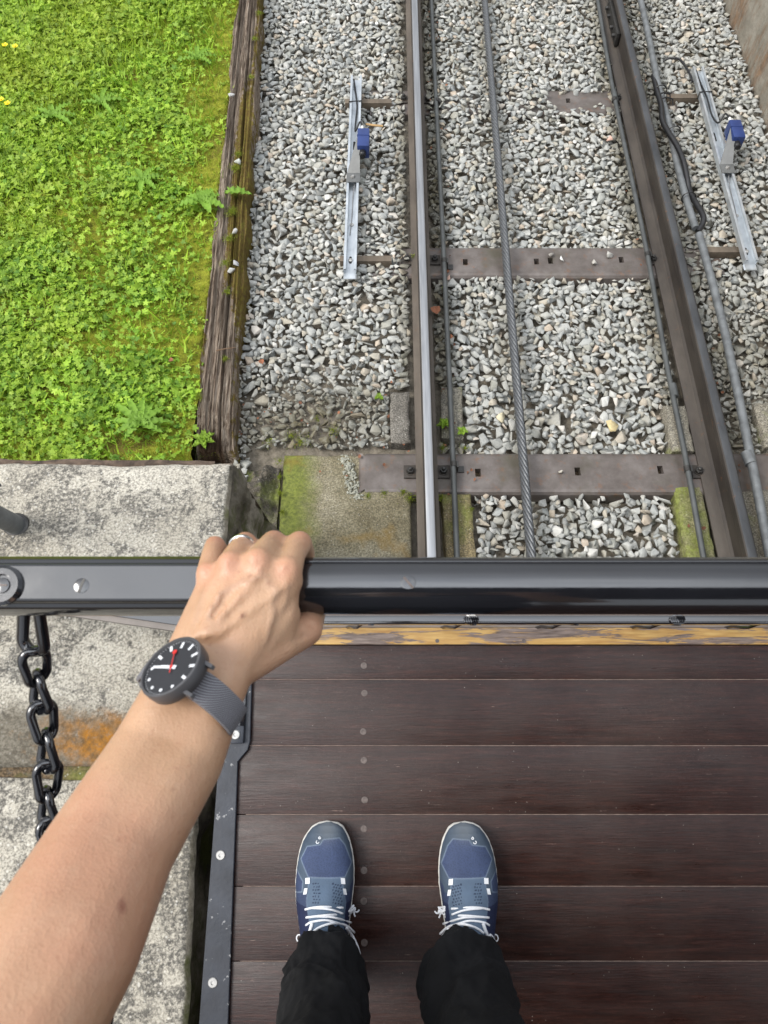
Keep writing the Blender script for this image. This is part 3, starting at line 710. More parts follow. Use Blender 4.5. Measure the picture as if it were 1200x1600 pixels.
# ================================================================== timber edging
tx0, tx1 = trk(368, 0, -.03)[0], trk(409, 0, -.03)[0]; s_far = trk(390, 0, -.03)[1]
bx0, bx1 = trk(297, 690, -.03)[0], trk(366, 690, -.03)[0]; s_near = trk(330, 697, -.03)[1]
nu, nv = 64, 520
u = np.linspace(-1, 1, nu); sv = np.linspace(s_near, 5.0, nv)
UU, SS = np.meshgrid(u, sv); f_ = (SS-s_near)/(s_far-s_near)
cxl = bx0+(tx0-bx0)*f_; cxr = bx1+(tx1-bx1)*f_
edge = (fbm(SS*6, 0*SS, 0, 5, 31)-.5)*.05; edge2 = (fbm(SS*7, 0*SS+9, 0, 5, 33)-.5)*.05
XX = cxl+(cxr-cxl)*(UU+1)/2+edge*np.clip(-UU, 0, 1)**6+edge2*np.clip(UU, 0, 1)**6
gro = fbm(UU*9, SS*.9, 0, 4, 41); HH = -.035+(gro-.5)*.05+(fbm(UU*30, SS*3.5, 0, 4, 45)-.5)*.022+(fbm(UU*3, SS*16, 0, 4, 47)-.5)*.012 - .06*np.clip((np.abs(UU)-.86)/.14, 0, 1)**1.5
crack = np.exp(-((UU-.28-.25*(fbm(SS*1.2, 0*SS+3, 0, 3, 44)-.5))/.045)**2); HH -= crack*.022
HH -= .05*np.clip((s_near+.16-SS)/.16, 0, 1)*fbm(UU*4, SS*8, 0, 3, 61)*1.6
HH[:, 0] -= .06; HH[:, -1] -= .07; HH[0, :] = -.17
SSd = SS.copy(); SSd[0] = SS[0]+(fbm(u*4, u*0, 0, 3, 5)-.5)*.04; SSd[1] = np.maximum(SSd[1], SSd[0]+.002)
mossA = np.clip(.75*np.exp(-((UU-.35)/.5)**2)*np.exp(-((SS-1.95)/.55)**2)*1.3 + .40*np.clip((UU-.35)/.4, 0, 1)*fbm(SS*2.5, UU, 0, 3, 49)*1.6 + .5*np.clip((-UU-.6)/.3, 0, 1)*np.exp(-((SS-.9)/.5)**2) + .3*np.exp(-((SS-1.35)/.3)**2)*(UU > -.2), 0, 1)
rotCrackA = np.clip(1.1*np.exp(-((SS-s_near)/.10)**2)*np.exp(-((UU+.2)/.7)**2)+.7*crack, 0, 1)  # rotten near end; the long crack is coloured darker too
idx = np.arange(nu*nv).reshape(nv, nu); Fq = np.stack([idx[:-1, :-1], idx[:-1, 1:], idx[1:, 1:], idx[1:, :-1]], -1).reshape(-1, 4)
o = mesh('timber_edging', np.stack([XX.ravel(), SSd.ravel(), HH.ravel()], 1), Fq, m_timber(), smooth=180, attr={'moss': mossA.ravel(), 'rot': rotCrackA.ravel()}, **FR)
tag(o, 'rotten weathered timber beam with moss between lawn and ballast', 'timber')

# ================================================================== right retaining wall
wx0 = trk(1135, 0, -.15)[0]
m = MB(); n = 60
Vw = []; ys = np.linspace(-1.2, 5.5, 200); hs = np.linspace(-.3, 1.0, 40)
for y in ys:
    for h in hs: Vw.append((wx0-.02+.10*max(0, h)+float(fbm(np.float64(y*3), np.float64(h*3), 0, 4, 71)-.5)*.03, y, h))
idx = np.arange(200*40).reshape(200, 40); Fw = [tuple(q) for q in np.stack([idx[:-1, :-1], idx[:-1, 1:], idx[1:, 1:], idx[1:, :-1]], -1).reshape(-1, 4)]
m.add(Vw, Fw); m.box((wx0+.13, -1.2, -.3), (wx0+.5, 5.5, .985))
mw = M('rust_stained_wall', .9, 0, .25)
c = mw.ramp(mw.noise(3, 6, .7), [(.3, (.13, .12, .095)), (.5, (.24, .22, .18)), (.7, (.36, .34, .29))])
c = mw.mix(mw.ramp(mw.noise(4, 6, .75, st=(1, 2, .7), loc=(3, 1, 1)), [(.46, 0.), (.62, .8)]), c, mw.ramp(mw.noise(30, 4), [(.3, (.10, .06, .035)), (.7, (.24, .14, .075))]))
mw.set('Base Color', c); mw.bump(mw.noise(40, 6, .7), .6, .01)
o = m.build('retaining_wall', mw.m, None, 60, **FR); tag(o, 'grey wall with rust brown stains right of the track', 'wall')

# ================================================================== slabs and blocks beside the rails
def rough_block(name, x0, x1, s0, s1, top, mat, label, amp=.004, dz=.18, res=.008, chips=(), grp=None, paint=None):
    nx_ = max(4, int((x1-x0)/res)); ns_ = max(4, int((s1-s0)/res))
    X, S = np.meshgrid(np.linspace(x0, x1, nx_), np.linspace(s0, s1, ns_))
    e = np.minimum(np.minimum(X-x0, x1-X), np.minimum(S-s0, s1-S))
    Hh = top+(fbm(X*30, S*30, 0, 4, 91)-.5)*amp*2 - .008*np.clip(1-e/.012, 0, 1)**2
    for (cx, cs, rx_, rs_, dp) in chips: Hh -= dp*np.clip(1.3-np.sqrt(((X-cx)/rx_)**2+((S-cs)/rs_)**2)+(fbm(X*25, S*25, 0, 3, 13)-.5)*1.2, 0, 1)
    jx = (fbm(S*14, X*0+x0*9, 0, 3, 19)-.5)*.012; X = X+jx*(np.clip(1-(X-x0)/.02, 0, 1)+np.clip(1-(x1-X)/.02, 0, 1))
    jy = (fbm(X*14, S*0+s0*9, 0, 3, 29)-.5)*.012; S = S+jy*(np.clip(1-(S-s0)/.02, 0, 1)+np.clip(1-(s1-S)/.02, 0, 1))
    V_ = np.stack([X.ravel(), S.ravel(), Hh.ravel()], 1); idx = np.arange(nx_*ns_).reshape(ns_, nx_)
    F_ = [tuple(q) for q in np.stack([idx[:-1, :-1], idx[:-1, 1:], idx[1:, 1:], idx[1:, :-1]], -1).reshape(-1, 4)]
    per = list(idx[0, :])+list(idx[1:, -1])+list(idx[-1, -2::-1])+list(idx[-2:0:-1, 0]); b = len(V_)
    V_ = np.concatenate([V_, V_[per]*(1, 1, 0)+(0, 0, top-dz)]); n = len(per)
    F_ += [(per[(k+1) % n], per[k], b+k, b+(k+1) % n) for k in range(n)]
    o = mesh(name, V_, F_, mat, None, 50, attr=None, **FR); tag(o, label, 'concrete', grp); return o
def m_mossy_slab():
    m = M('mossy_slab_concrete', .9, 0, .25)
    c = m.ramp(m.noise(6, 6, .65), [(.3, (.13, .11, .065)), (.5, (.21, .185, .12)), (.7, (.31, .28, .20))])
    c = m.mix(1., c, m.ramp(m.noise(170, 3, .6), [(.38, .55), (.55, 1.), (.7, 1.4)]), 'MULTIPLY')
    c = m.mix(m.ramp(m.voro(80), [(.08, .5), (.2, 0.)]), c, (.5, .48, .42))
    x = m.math('ADD', m.axis(0), m.math('MULTIPLY', m.noise(9, 5, .65), .10))          # moss runs along the left edge
    c = m.mix(m.ramp(x, [(-.0, 0.), (1, 0.)]) if 0 else m.math('MULTIPLY', m.math('SMOOTH_MIN', m.math('MAXIMUM', m.math('MULTIPLY_ADD', x, -11., -1.9), 0.), 1., .3), .85), c, m.ramp(m.noise(90, 3), [(.3, (.08, .10, .018)), (.7, (.20, .235, .04))]))
    c = m.mix(m.ramp(m.noise(5, 4, .6, loc=(5, 5, 5)), [(.6, 0.), (.72, .7)]), c, (.23, .14, .03))
    m.set('Base Color', c); m.bump(m.noise(150, 4, .6), .6, .0025); return m.m
MSL = m_mossy_slab()
rough_block('concrete_slab', -.375, .098, -.8, .476, -.139, MSL, 'flat mossy concrete slab left of the polished rail', .0025, .15, .006, chips=((-.095, .40, .05, .10, .012),))
ROCK = m_concrete('damp_black_rock', (.16, .14, .11), .9, .08, dark=.8)
rough_block('footing_rock', -.62, -.388, -.8, .43, -.135, ROCK, 'black damp mossy footing between platform and mossy slab', .035, .2, .005, chips=((-.405, .3, .03, .2, .04), (-.5, .42, .05, .05, .03)))
CB = m_concrete('old_block_concrete', (.24, .22, .175), .8, .2, dark=.0)
CBD = m_concrete('blackened_block_concrete', (.20, .185, .16), .6, .0, dark=.9)
rough_block('concrete_block', .213, .318, -.8, .305, -.128, m_concrete('ochre_block_concrete', (.25, .20, .11), .2, .35), 'narrow ochre concrete block right of the polished rail, nearest the handrail', .003, grp=None)
rough_block('concrete_block', .025, .099, .52, .755, -.118, CBD, 'blackened concrete block left of the polished rail above the mossy slab', .005)
rough_block('concrete_block', .222, .305, .55, .79, -.132, CB, 'old concrete block between polished rail and stones, under the left pipe', .005)
rough_block('concrete_block', 1.08, 1.162, .485, .69, -.118, CB, 'concrete block under the right pipe just beyond the nearest sleeper', .004)
rough_block('concrete_block', 1.06, 1.162, -.8, .335, -.132, m_concrete('green_block_concrete', (.22, .20, .12), .2, .6), 'green tinged concrete block left of the right rail, nearest the handrail', .004)
rough_block('concrete_block', 1.43, 1.85, .50, .70, -.118, CB, 'wide concrete block at the right edge beyond the sleeper end', .004)
rough_block('concrete_block', 1.285, 1.85, -.8, .318, -.128, CB, 'wide concrete block at the right edge before the sleeper end', .004)
# white rough mortar beside the sleeper end
Vm = []; Fm = []; items2 = []
for k in range(170):
    t = rnd.random(); c_ = trk(*[np.interp(t, [0, .35, .7, 1], q) for q in ((541, 546, 549, 562), (712, 735, 757, 776))], -.139); x = c_[0]+rnd.gauss(-.004, .013); s = c_[1]+rnd.gauss(0, .008)
    Vv, Fv, ax = STV[rnd.randrange(56)]; items2.append((Vv*rnd.uniform(.006, .014), Fv, rotm(rnd.random()*6, rnd.random()*6, rnd.random()*6), np.array([x, s, -.142+rnd.uniform(-.004, .003)]), 0))
V, F, A = merge(items2); o = mesh('mortar', V, F, m_simple('pale_mortar', (.34, .34, .28), .9, 0, .2, 60, .5, .004), smooth=180, **FR); tag(o, 'lumpy whitish mortar packed around the sleeper end', 'mortar', kind='stuff')

# ================================================================== platform: two long concrete blocks left of the car
XE = -.38
def z1(y): return -.28+.2345*(.58-y)
def plat(name, y0, y1, zf, mat, label, xl=-2.6, edge_w=.02):
    nx_, ny_ = 240, max(10, int((y1-y0)/.008)); 
    X, Y = np.meshgrid(XE-(XE-xl)*np.linspace(0, 1, nx_)**1.8, np.linspace(y0, y1, ny_))
    e = np.minimum(XE-X, np.minimum(Y-y0, y1-Y))
    Z = zf(Y)-.012*np.clip(1-e/edge_w, 0, 1)**2+(fbm(X*18, Y*18, 0, 4, 7)-.5)*.006
    j = (fbm(Y*9, X*0+3, 0, 4, 17)-.5)*.022*np.clip(1-(XE-X)/.03, 0, 1); X = X+j
    jy = (fbm(X*8, Y*0+5, 0, 4, 27)-.5)*.014*(np.clip(1-(y1-Y)/.03, 0, 1)-np.clip(1-(Y-y0)/.03, 0, 1)*.4); Y = Y+jy
    V_ = np.stack([X.ravel(), Y.ravel(), Z.ravel()], 1); idx = np.arange(nx_*ny_).reshape(ny_, nx_)
    F_ = [tuple(q) for q in np.stack([idx[:-1, :-1], idx[1:, :-1], idx[1:, 1:], idx[:-1, 1:]], -1).reshape(-1, 4)]
    # sides: right face (facing the track) subdivided and rough, others plain
    col = idx[:, 0]; nz = 60; b = len(V_); side = []
    for k in range(1, nz+1):
        t = k/nz; y = V_[col, 1]; z = V_[col, 2]+(-1.5-V_[col, 2])*t
        d = (fbm(y*9, z*9, 0, 5, 37)-.5)*.085*min(1, t*10)
        side.append(np.stack([V_[col, 0]+d-.004, y, z], 1))
    V_ = np.concatenate([V_]+side); nc = len(col)
    prev = list(col)
    for k in range(nz):
        cur = [b+k*nc+q for q in range(nc)]
        F_ += [(prev[q], cur[q], cur[q+1], prev[q+1]) for q in range(nc-1)]; prev = cur
    for row, yy in ((idx[0, :], y0), (idx[-1, :], y1)):
        b2 = len(V_); low = V_[row].copy(); low[:, 2] = -1.5; V_ = np.concatenate([V_, low]); rr_ = list(row); n = len(rr_)
        F_ += [(rr_[q], rr_[q+1], b2+q+1, b2+q) for q in range(n-1)]
    o = mesh(name, V_, F_, mat, None, 60); fixn(o); tag(o, label, 'platform', 'concrete blocks of the platform'); return o
def m_platform(name, rust=True):
    m = M(name, .9, 0, .25)
    c = m.ramp(m.noise(4, 6, .6), [(.3, (.35, .32, .26)), (.7, (.52, .49, .42))])
    c = m.mix(1., c, m.ramp(m.noise(190, 3, .65), [(.36, .5), (.52, 1.), (.68, 1.3)]), 'MULTIPLY')
    k = m.math('ADD', m.math('MULTIPLY', m.noise(6, 3, loc=(4, 2, 0)), .5), m.math('MULTIPLY', m.noise(26, 4, .6, dist=.4), .55))
    lm = m.ramp(k, [(.505, 0.), (.545, 1.)]); fine = m.ramp(m.noise(120, 4, .7), [(.42, 1.), (.6, 0.)])
    c = m.mix(m.math('MULTIPLY', m.math('MULTIPLY', lm, fine), .85), c, (.07, .066, .06))
    lm2 = m.ramp(m.noise(14, 4, .6, loc=(7, 7, 0)), [(.45, 0.), (.6, 1.)]); f2 = m.ramp(m.noise(85, 5, .75, loc=(2, 2, 2)), [(.50, 0.), (.58, 1.)])
    c = m.mix(m.math('MULTIPLY', m.math('MULTIPLY', lm2, f2), .6), c, (.11, .105, .095))
    c = m.mix(m.ramp(m.voro(70), [(.10, .5), (.22, 0.)]), c, (.72, .7, .64))
    y = m.axis(1); x = m.axis(0)
    if rust:
        dk = m.math('MULTIPLY_ADD', y, -6.5, .25)                                  # darker grey-brown lower end near the joint
        dk = m.math('ADD', dk, m.math('MULTIPLY', m.noise(12, 5, .65), 1.1))
        c = m.mix(m.math('MULTIPLY', m.ramp(dk, [(.70, 0.), (1., 1.)]), .72), c, (.10, .085, .06))
        dx = m.math('MULTIPLY', m.math('ADD', x, .60), 7.5); dy = m.math('MULTIPLY', m.math('ADD', y, .075), 16.)
        d = m.math('SQRT', m.math('ADD', m.math('MULTIPLY', dx, dx), m.math('MULTIPLY', dy, dy)))
        d = m.math('ADD', m.math('MULTIPLY', d, .35), m.math('MULTIPLY', m.noise(20, 5, .7), .8))
        c = m.mix(m.math('MULTIPLY', m.ramp(d, [(.50, 1.), (.80, 0.)]), m.ramp(m.noise(55, 5, .75), [(.33, .35), (.5, 1.)])), c, m.ramp(m.noise(60, 4), [(.3, (.13, .075, .03)), (.65, (.34, .145, .02))]))
        top = m.math('ADD', m.math('MULTIPLY', m.math('SUBTRACT', y, .585), 30.), m.math('MULTIPLY', m.noise(18, 5, .7), 1.3))
        c = m.mix(m.math('MULTIPLY', m.ramp(top, [(.45, 0.), (.75, 1.)]), .75), c, (.15, .10, .065))
    # face towards the track: mossy weathering, with its shade painted in darker
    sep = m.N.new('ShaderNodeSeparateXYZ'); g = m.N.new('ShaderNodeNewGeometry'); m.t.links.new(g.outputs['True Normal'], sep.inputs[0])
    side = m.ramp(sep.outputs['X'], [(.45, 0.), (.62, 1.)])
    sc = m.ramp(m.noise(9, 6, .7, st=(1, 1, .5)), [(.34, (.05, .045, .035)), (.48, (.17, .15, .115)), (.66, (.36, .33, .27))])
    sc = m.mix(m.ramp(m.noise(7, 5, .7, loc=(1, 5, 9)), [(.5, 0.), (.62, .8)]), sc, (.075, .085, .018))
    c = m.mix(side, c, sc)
    if not rust: c = m.mix(m.ramp(m.math('ADD', x, m.math('MULTIPLY', m.noise(8, 4), .12)), [(0, 0.), (1, 0.)]) if 0 else .0, c, (1, 1, 1))
    m.set('Base Color', c); n1 = m.bump(m.noise(170, 4, .65), .6, .0025); m.bump(m.noise(20, 5, .65), .5, .008, n1); return m.m
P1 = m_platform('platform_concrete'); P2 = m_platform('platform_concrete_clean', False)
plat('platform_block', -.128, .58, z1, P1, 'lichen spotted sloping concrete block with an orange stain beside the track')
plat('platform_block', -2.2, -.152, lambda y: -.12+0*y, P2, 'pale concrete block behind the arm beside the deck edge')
m = MB(); m.box((-2.6, -.156, -.6), (XE-.012, -.124, -.142)); o = m.build('joint_filler', m_concrete('joint_dirt', (.14, .10, .06), .5, .5), None); tag(o, 'dirty brown filled joint between the two platform blocks', 'joint')
# weathered board along the far edge of the platform
nb = 200; Vb = []; xs_ = np.linspace(-2.6, XE-.05, nb)
prof = [(-.002, -.25), (-.002, -.004), (.006, .0), (.012, -.002), (.018, -.006), (.022, -.25)]
for x in xs_:
    jz = float(fbm(np.float64(x*9), 0., 0, 4, 77)-.5); 
    for (a, b) in prof: Vb.append((x, .583+a+(.012*jz if a > .01 else 0), z1(.60)-.022+b+.012*jz))
F_ = [(i*6+k, i*6+(k+1) % 6, (i+1)*6+(k+1) % 6, (i+1)*6+k) for i in range(nb-1) for k in range(6)]
o = mesh('edging_board', Vb, F_, m_simple('brown_weathered_board', (.10, .07, .05), .9, 0, .6, 40, .6, .006), None, 50); fixn(o); tag(o, 'brown weathered board along the far edge of the platform', 'board')
# black disc painting in the shade of a drilled hole, and the post
c = flat(19, 773, -.34); zz = z1(c[1])
o = MB().lathe([(.009, -.012), (.009, .0005), (.007, .0006)], (c[0], c[1], zz), 16).build('drill_hole_shade', DARK, None); tag(o, 'black disc for the shade in a small round hole of the platform top', 'hole')
# post: foot point on sloping block
def on_block(px, py):
    r = ray(px, py); n = np.array([0, .2345, 1.]); p0 = np.array([0, .58, -.28]); t = np.dot(p0-CC, n)/np.dot(r, n); return CC+r*t
c = on_block(26, 821)
root = empty('steel_post', c, label='round grey steel post standing on the platform at the left edge', cat='post')
MB().tube([(0, 0, -.02), (0, 0, 1.05)], .0235, 24).build('post', CONDUIT, root, 60)
m = MB().lathe([(.030, -.02), (.030, .004), (.0245, .007)], (0, 0, .0), 24).build('post_collar', DARKSTEEL, root)

# ================================================================== lawn
lx = np.linspace(-3.4, -.70, 150); ls = np.linspace(-1.0, 5.0, 300); LX, LS = np.meshgrid(lx, ls)
def lawn_h(x, s): return -.055+.03*(fbm(x*2.2, s*2.2, 0, 3, 51)-.5)+.012*(fbm(x*11, s*11, 0, 3, 52)-.5)+ .05*np.clip((-x-.8)/1.2, 0, 1)
def tb_left(s): return bx0+(tx0-bx0)*(s-s_near)/(s_far-s_near)
LH = lawn_h(LX, LS); LH = np.where(LX > tb_left(LS)+.015, LH-.15, LH)
LH = np.where((LX > -.9) & (LS < s_near-.02), LH-.12*np.clip((LX+.9)/.15, 0, 1), LH)
idx = np.arange(150*300).reshape(300, 150); Fq = np.stack([idx[:-1, :-1], idx[:-1, 1:], idx[1:, 1:], idx[1:, :-1]], -1).reshape(-1, 4)
ml = M('mossy_lawn_soil', .95, 0, .2)
c = ml.ramp(ml.noise(30, 6, .7), [(.32, (.10, .10, .015)), (.48, (.26, .27, .03)), (.68, (.42, .43, .05))])
c = ml.mix(ml.ramp(ml.noise(3.2, 4, .6), [(.56, 0.), (.66, .8)]), c, (.19, .13, .045)); ml.set('Base Color', c); ml.bump(ml.noise(140, 5, .75), 1., .012)
mesh('lawn_soil', np.stack([LX.ravel(), LS.ravel(), LH.ravel()], 1), Fq, ml.m, smooth=180, **FR)['kind'] = 'structure'

def leaf_lobed(seed):                                  # broad, cut leaf like a creeping buttercup
    r = random.Random(seed); out = []
    L5 = [(-1.95, .62), (-1.0, .85), (0., 1.), (1.0, .85), (1.95, .62)]
    pts = []
    for a, l in L5:
        pts += [(a-.42, l*.52), (a-.22, l*.86), (a-.1, l*.84), (a, l), (a+.1, l*.84), (a+.22, l*.86)]
    pts += [(2.5, .25)]; pts = [(-2.5, .25)]+pts
    V = [(0, 0, 0)]
    for a, l in pts:
        l *= r.uniform(.9, 1.1); x, y = l*math.sin(a), l*math.cos(a)
        V.append((x, y+.15, .18*l*l*r.uniform(-.2, .9)-.10*abs(math.sin(a*3))*l))
    n = len(pts); F = [(0, i+1, i) for i in range(1, n)]
    return np.array(V), np.array(F)
def leaf_tri(seed):                                    # three round clover leaflets
    r = random.Random(seed); V = [(0, 0, 0)]; F = []
    for a in (-1.9, 0, 1.9):
        b = len(V); ca, sa = math.cos(a), math.sin(a)
        for (x, y, z) in ((0, 0, 0), (-.3, .35, .08), (-.38, .7, .05), (-.2, .95, -.02), (0, .88, -.05), (.2, .95, -.02), (.38, .7, .05), (.3, .35, .08)):
            V.append((x*ca+y*sa, -x*sa+y*ca, z+.1*y*r.uniform(0, 1)))
        F += [(b, b+i+1, b+i) for i in range(1, 7)]
    return np.array(V), np.array(F)
def blade(seed, w_=.06, L=1.):
    r = random.Random(seed); V = []; c = r.uniform(.1, .6); n = 5; tw = r.uniform(-.3, .3)
    for i in range(n):
        t = i/(n-1); ww = w_*(1-t**1.8)+.004; x = tw*t*t; y = c*t*t*L; z = L*t*(1-.25*c*t)
        V += [(x-ww, y, z), (x+ww, y, z+.01)]
    F = []
    for i in range(n-1): a = 2*i; F += [(a, a+1, a+3), (a, a+3, a+2)]
    return np.array(V), np.array(F)
LB = [leaf_lobed(i) for i in range(10)]; LC = [leaf_tri(i) for i in range(8)]; LG = [blade(i) for i in range(12)]
LEAF = m_leaf('lawn_leaf', (.27, .46, .04), (.43, .62, .07), (.13, .28, .03), .34)
GRASS = m_leaf('grass_blade', (.29, .46, .04), (.42, .60, .06), (.20, .36, .04), .3)
lxa, lxb, lsa, lsb = -2.45, -.70, .25, 3.95
def cover(n, kinds, size, tilt, hgt, dens, seed, thr):
    R_ = np.random.RandomState(seed); out = []; k = 0
    while len(out) < n and k < n*8:
        k += 1; x = R_.uniform(lxa, lxb); s = R_.uniform(lsa, lsb)
        ed = tb_left(s)-x
        if ed < -.012: continue
        if s < .5 and ed < .0: continue
        d = dens(x, s, ed)
        if R_.rand() > d: continue
        V_, F_ = kinds[R_.randint(len(kinds))]; L = R_.uniform(*size)
        R3 = rotm(R_.normal(tilt[0], tilt[1]), R_.normal(0, tilt[1]), R_.uniform(0, 2*PI))
        z = float(lawn_hv(x, s))+R_.uniform(*hgt)*min(1, .35+max(0, ed)/.25)
        out.append((V_*L, F_, R3, np.array([x, s, z]), thr(x, s, ed, R_)))
    return out
_lg = lawn_h(LX, LS)
def lawn_hv(x, s): return _lg[min(299, max(0, int((s+1)/6*299))), min(149, max(0, int((x+3.4)/2.7*149)))]
_n1 = fbm(LX*2.6, LS*2.6, 0, 4, 81); _n2 = fbm(LX*6.5, LS*6.5, 0, 3, 82); _n3 = fbm(LX*1.6, LS*1.6, 0, 2, 83)
def gv(A, x, s): return A[min(299, max(0, int((s+1)/6*299))), min(149, max(0, int((x+3.4)/2.7*149)))]
def d_leaf(x, s, ed): 
    v = np.clip((gv(_n1, x, s)-.34)*5, 0.22, 1)*np.clip((gv(_n2, x, s)-.30)*4, .3, 1)
    return v*(np.clip((ed-.02)/.22, .06, 1) if s > .75 else .8)
def pale(x, s, ed, R_): return float(np.clip((gv(_n3, x, s)-.48)*1.6+R_.normal(0, .12)+.35*math.exp(-(ed/.15)**2), 0, .85))
it = cover(38000, LB, (.009, .024), (0., .42), (.008, .045), d_leaf, 1, pale)
it += cover(14000, LC, (.008, .014), (0., .4), (.006, .035), lambda x, s, e: np.clip((gv(_n2, x, s)-.35)*3, .1, 1)*np.clip(e/.18, .15, 1), 2, pale)
V, F, A = merge(it); o = mesh('lawn_herbs', V, F, LEAF, smooth=180, attr={'pale': A}, **FR); tag(o, 'bright green clover and buttercup leaves covering the lawn', 'ground cover', kind='stuff')
it = cover(36000, LG, (.025, .07), (.35, .5), (-.004, .012), lambda x, s, e: np.clip((-x-1.05)*1.2+(s-1.5)*.5, .30, 1)*np.clip((e+.01)/.12, .3, 1), 3, pale)
it += cover(42000, LG, (.008, .020), (.0, .6), (-.003, .004), lambda x, s, e: np.clip(1.3-e*2.0, .2, 1), 4, lambda x, s, e, R_: float(np.clip(R_.uniform(.35, 1.), 0, 1)))
V, F, A = merge(it); o = mesh('lawn_grass', V, F, GRASS, smooth=180, attr={'pale': A}, **FR); tag(o, 'short grass blades and moss among the lawn leaves', 'grass', kind='stuff')

# rosette plants and dock leaves
def long_leaf(L, w_, droop, tooth, seed):
    r = random.Random(seed); n = 16; V = []; F = []
    for i in range(n+1):
        t = i/n; ww = w_*math.sin(PI*min(1, t*.93+.07))**.7*(1 if not tooth else (1.0 if i % 2 else .80))+.0015
        y = L*t*math.cos(.55*(1-t)); z = L*(.45*t-(.45+droop)*t*t)
        V += [(-ww, y-(.01 if tooth and i % 2 else 0), z+.012*(i % 3 == 0)+.1*ww), (0, y, z-.12*ww), (ww, y-(.01 if tooth and i % 2 else 0), z+.1*ww+.01*(i % 3 == 1))]
    for i in range(n): a = 3*i; F += [(a, a+1, a+4, a+3), (a+1, a+2, a+5, a+4)]
    return V, F
def rosette(px, py, angs, Ls, w_, tooth, label, mat, h=-.02, name='leafy_plant', grp=None, droop=.1):
    x, s, _ = trk(px, py, h); root = empty(name, T(x, s, h), (-SL, 0, 0), label=label, cat='plant', group=grp)
    for k, (a, L) in enumerate(zip(angs, Ls)):
        V_, F_ = long_leaf(L, w_, droop, tooth, k); ca, sa = math.cos(a), math.sin(a)
        V_ = [(x_*ca+y_*sa, -x_*sa+y_*ca, z_+.004+.002*k) for x_, y_, z_ in V_]
        mesh('leaf', V_, F_, mat, root, 180, attr={'pale': np.full(len(V_), .0)})
    return root
ROS = m_leaf('broad_leaf', (.20, .37, .04), (.27, .46, .06), (.15, .30, .03), .3, .6)
R_ = math.radians
rosette(222, 668, [R_(a) for a in (-75, -48, -28, -5, 15, 42, 78, -110, 110, -140)], (.13, .17, .16, .14, .11, .12, .11, .10, .09, .08), .013, True, 'large toothed rosette plant in the lawn near the platform', ROS, -.01)
rosette(352, 303, [R_(a) for a in (88,)], (.115,), .019, True, 'single serrated leaf lying over the mossy timber', ROS, .0, 'fallen_over_leaf')
rosette(318, 318, [R_(a) for a in (-95, -60, -20, 20, 55, 110, 150)], (.11, .09, .08, .09, .08, .10, .08), .017, False, 'leafy plant growing against the timber edging', ROS, -.005)
rosette(160, 165, [R_(a) for a in (-80, -40, 0, 35, 75, 140)], (.12, .11, .13, .10, .12, .1), .009, False, 'upright long leaved plant in the upper lawn', ROS, .0)
rosette(85, 185, [R_(a) for a in (-100, -60, -20, 30, 80, 120)], (.11, .13, .10, .12, .1, .11), .012, False, 'narrow leaved plant near the yellow flowers', ROS, .01)
rosette(310, 95, [R_(a) for a in (-90, -50, -10, 30, 70, 120)], (.10, .11, .12, .10, .09, .08), .010, False, 'dandelion rosette in the lawn beside the top of the timber', ROS, -.01)
rosette(225, 285, [R_(a) for a in (-80, -30, 20, 70, 130, 180)], (.09, .1, .1, .09, .08, .08), .011, False, 'small leafy tuft in the middle of the lawn', ROS, .0)
rosette(318, 690, [R_(a) for a in (-120, -60, 0, 50, 100, 160)], (.045, .05, .05, .05, .045, .04), .010, True, 'small pale plant growing at the rotten timber end', LEAF, -.04)
rosette(722, 676, [R_(a) for a in (-120, -40, 30, 100, 170)], (.02, .025, .02, .022, .018), .006, False, 'tiny green weed right of the slim left pipe', LEAF, -.12)
rosette(694, 664, [R_(a) for a in (-100, -30, 40, 120, 200)], (.03, .03, .028, .03, .026), .008, True, 'small yellow green weed between polished rail and slim pipe', LEAF, -.12)
rosette(592, 622, [R_(a) for a in (0, 120, 240)], (.018, .018, .018), .006, False, 'three leaved seedling in the dirty stones left of the rail', LEAF, -.1)
# yellow flowers
YF = m_simple('yellow_petal', (.95, .72, .01), .5); 
def flower(px, py, label):
    h = .09; x, s, _ = trk(px, py, h); root = empty('yellow_flower', T(x, s, h), (-SL, 0, 0), label=label, cat='flower', group='yellow buttercup flowers in the lawn')
    m = MB()
    for k in range(5):
        a = k*2*PI/5; ca, sa = math.cos(a), math.sin(a)
        Pt = [(0, 0, 0), (-.006, .007, .002), (-.005, .013, .005), (0, .015, .006), (.005, .013, .005), (.006, .007, .002)]
        m.add([(p[0]*ca+p[1]*sa, -p[0]*sa+p[1]*ca, p[2]) for p in Pt], [(0, 1, 2, 3), (0, 3, 4, 5)])
    m.build('petals', YF, root, 60); MB().lathe([(.004, 0), (.0045, .003), (.002, .005)], (0, 0, .001), 10).build('flower_centre', m_simple('flower_core', (.5, .33, .01)), root)
    MB().tube([(0, 0, 0), (.008, -.01, -.06), (.012, -.012, -.14)], .0012, 5).build('stem', GRASS, root)
flower(8, 71, 'yellow flower at the top left, left one of the upper pair'); flower(24, 73, 'yellow flower at the top left, right one of the upper pair')
flower(2, 156, 'yellow flower cut by the left edge, left one of the lower pair'); flower(12, 162, 'yellow flower at the left edge, right one of the lower pair')
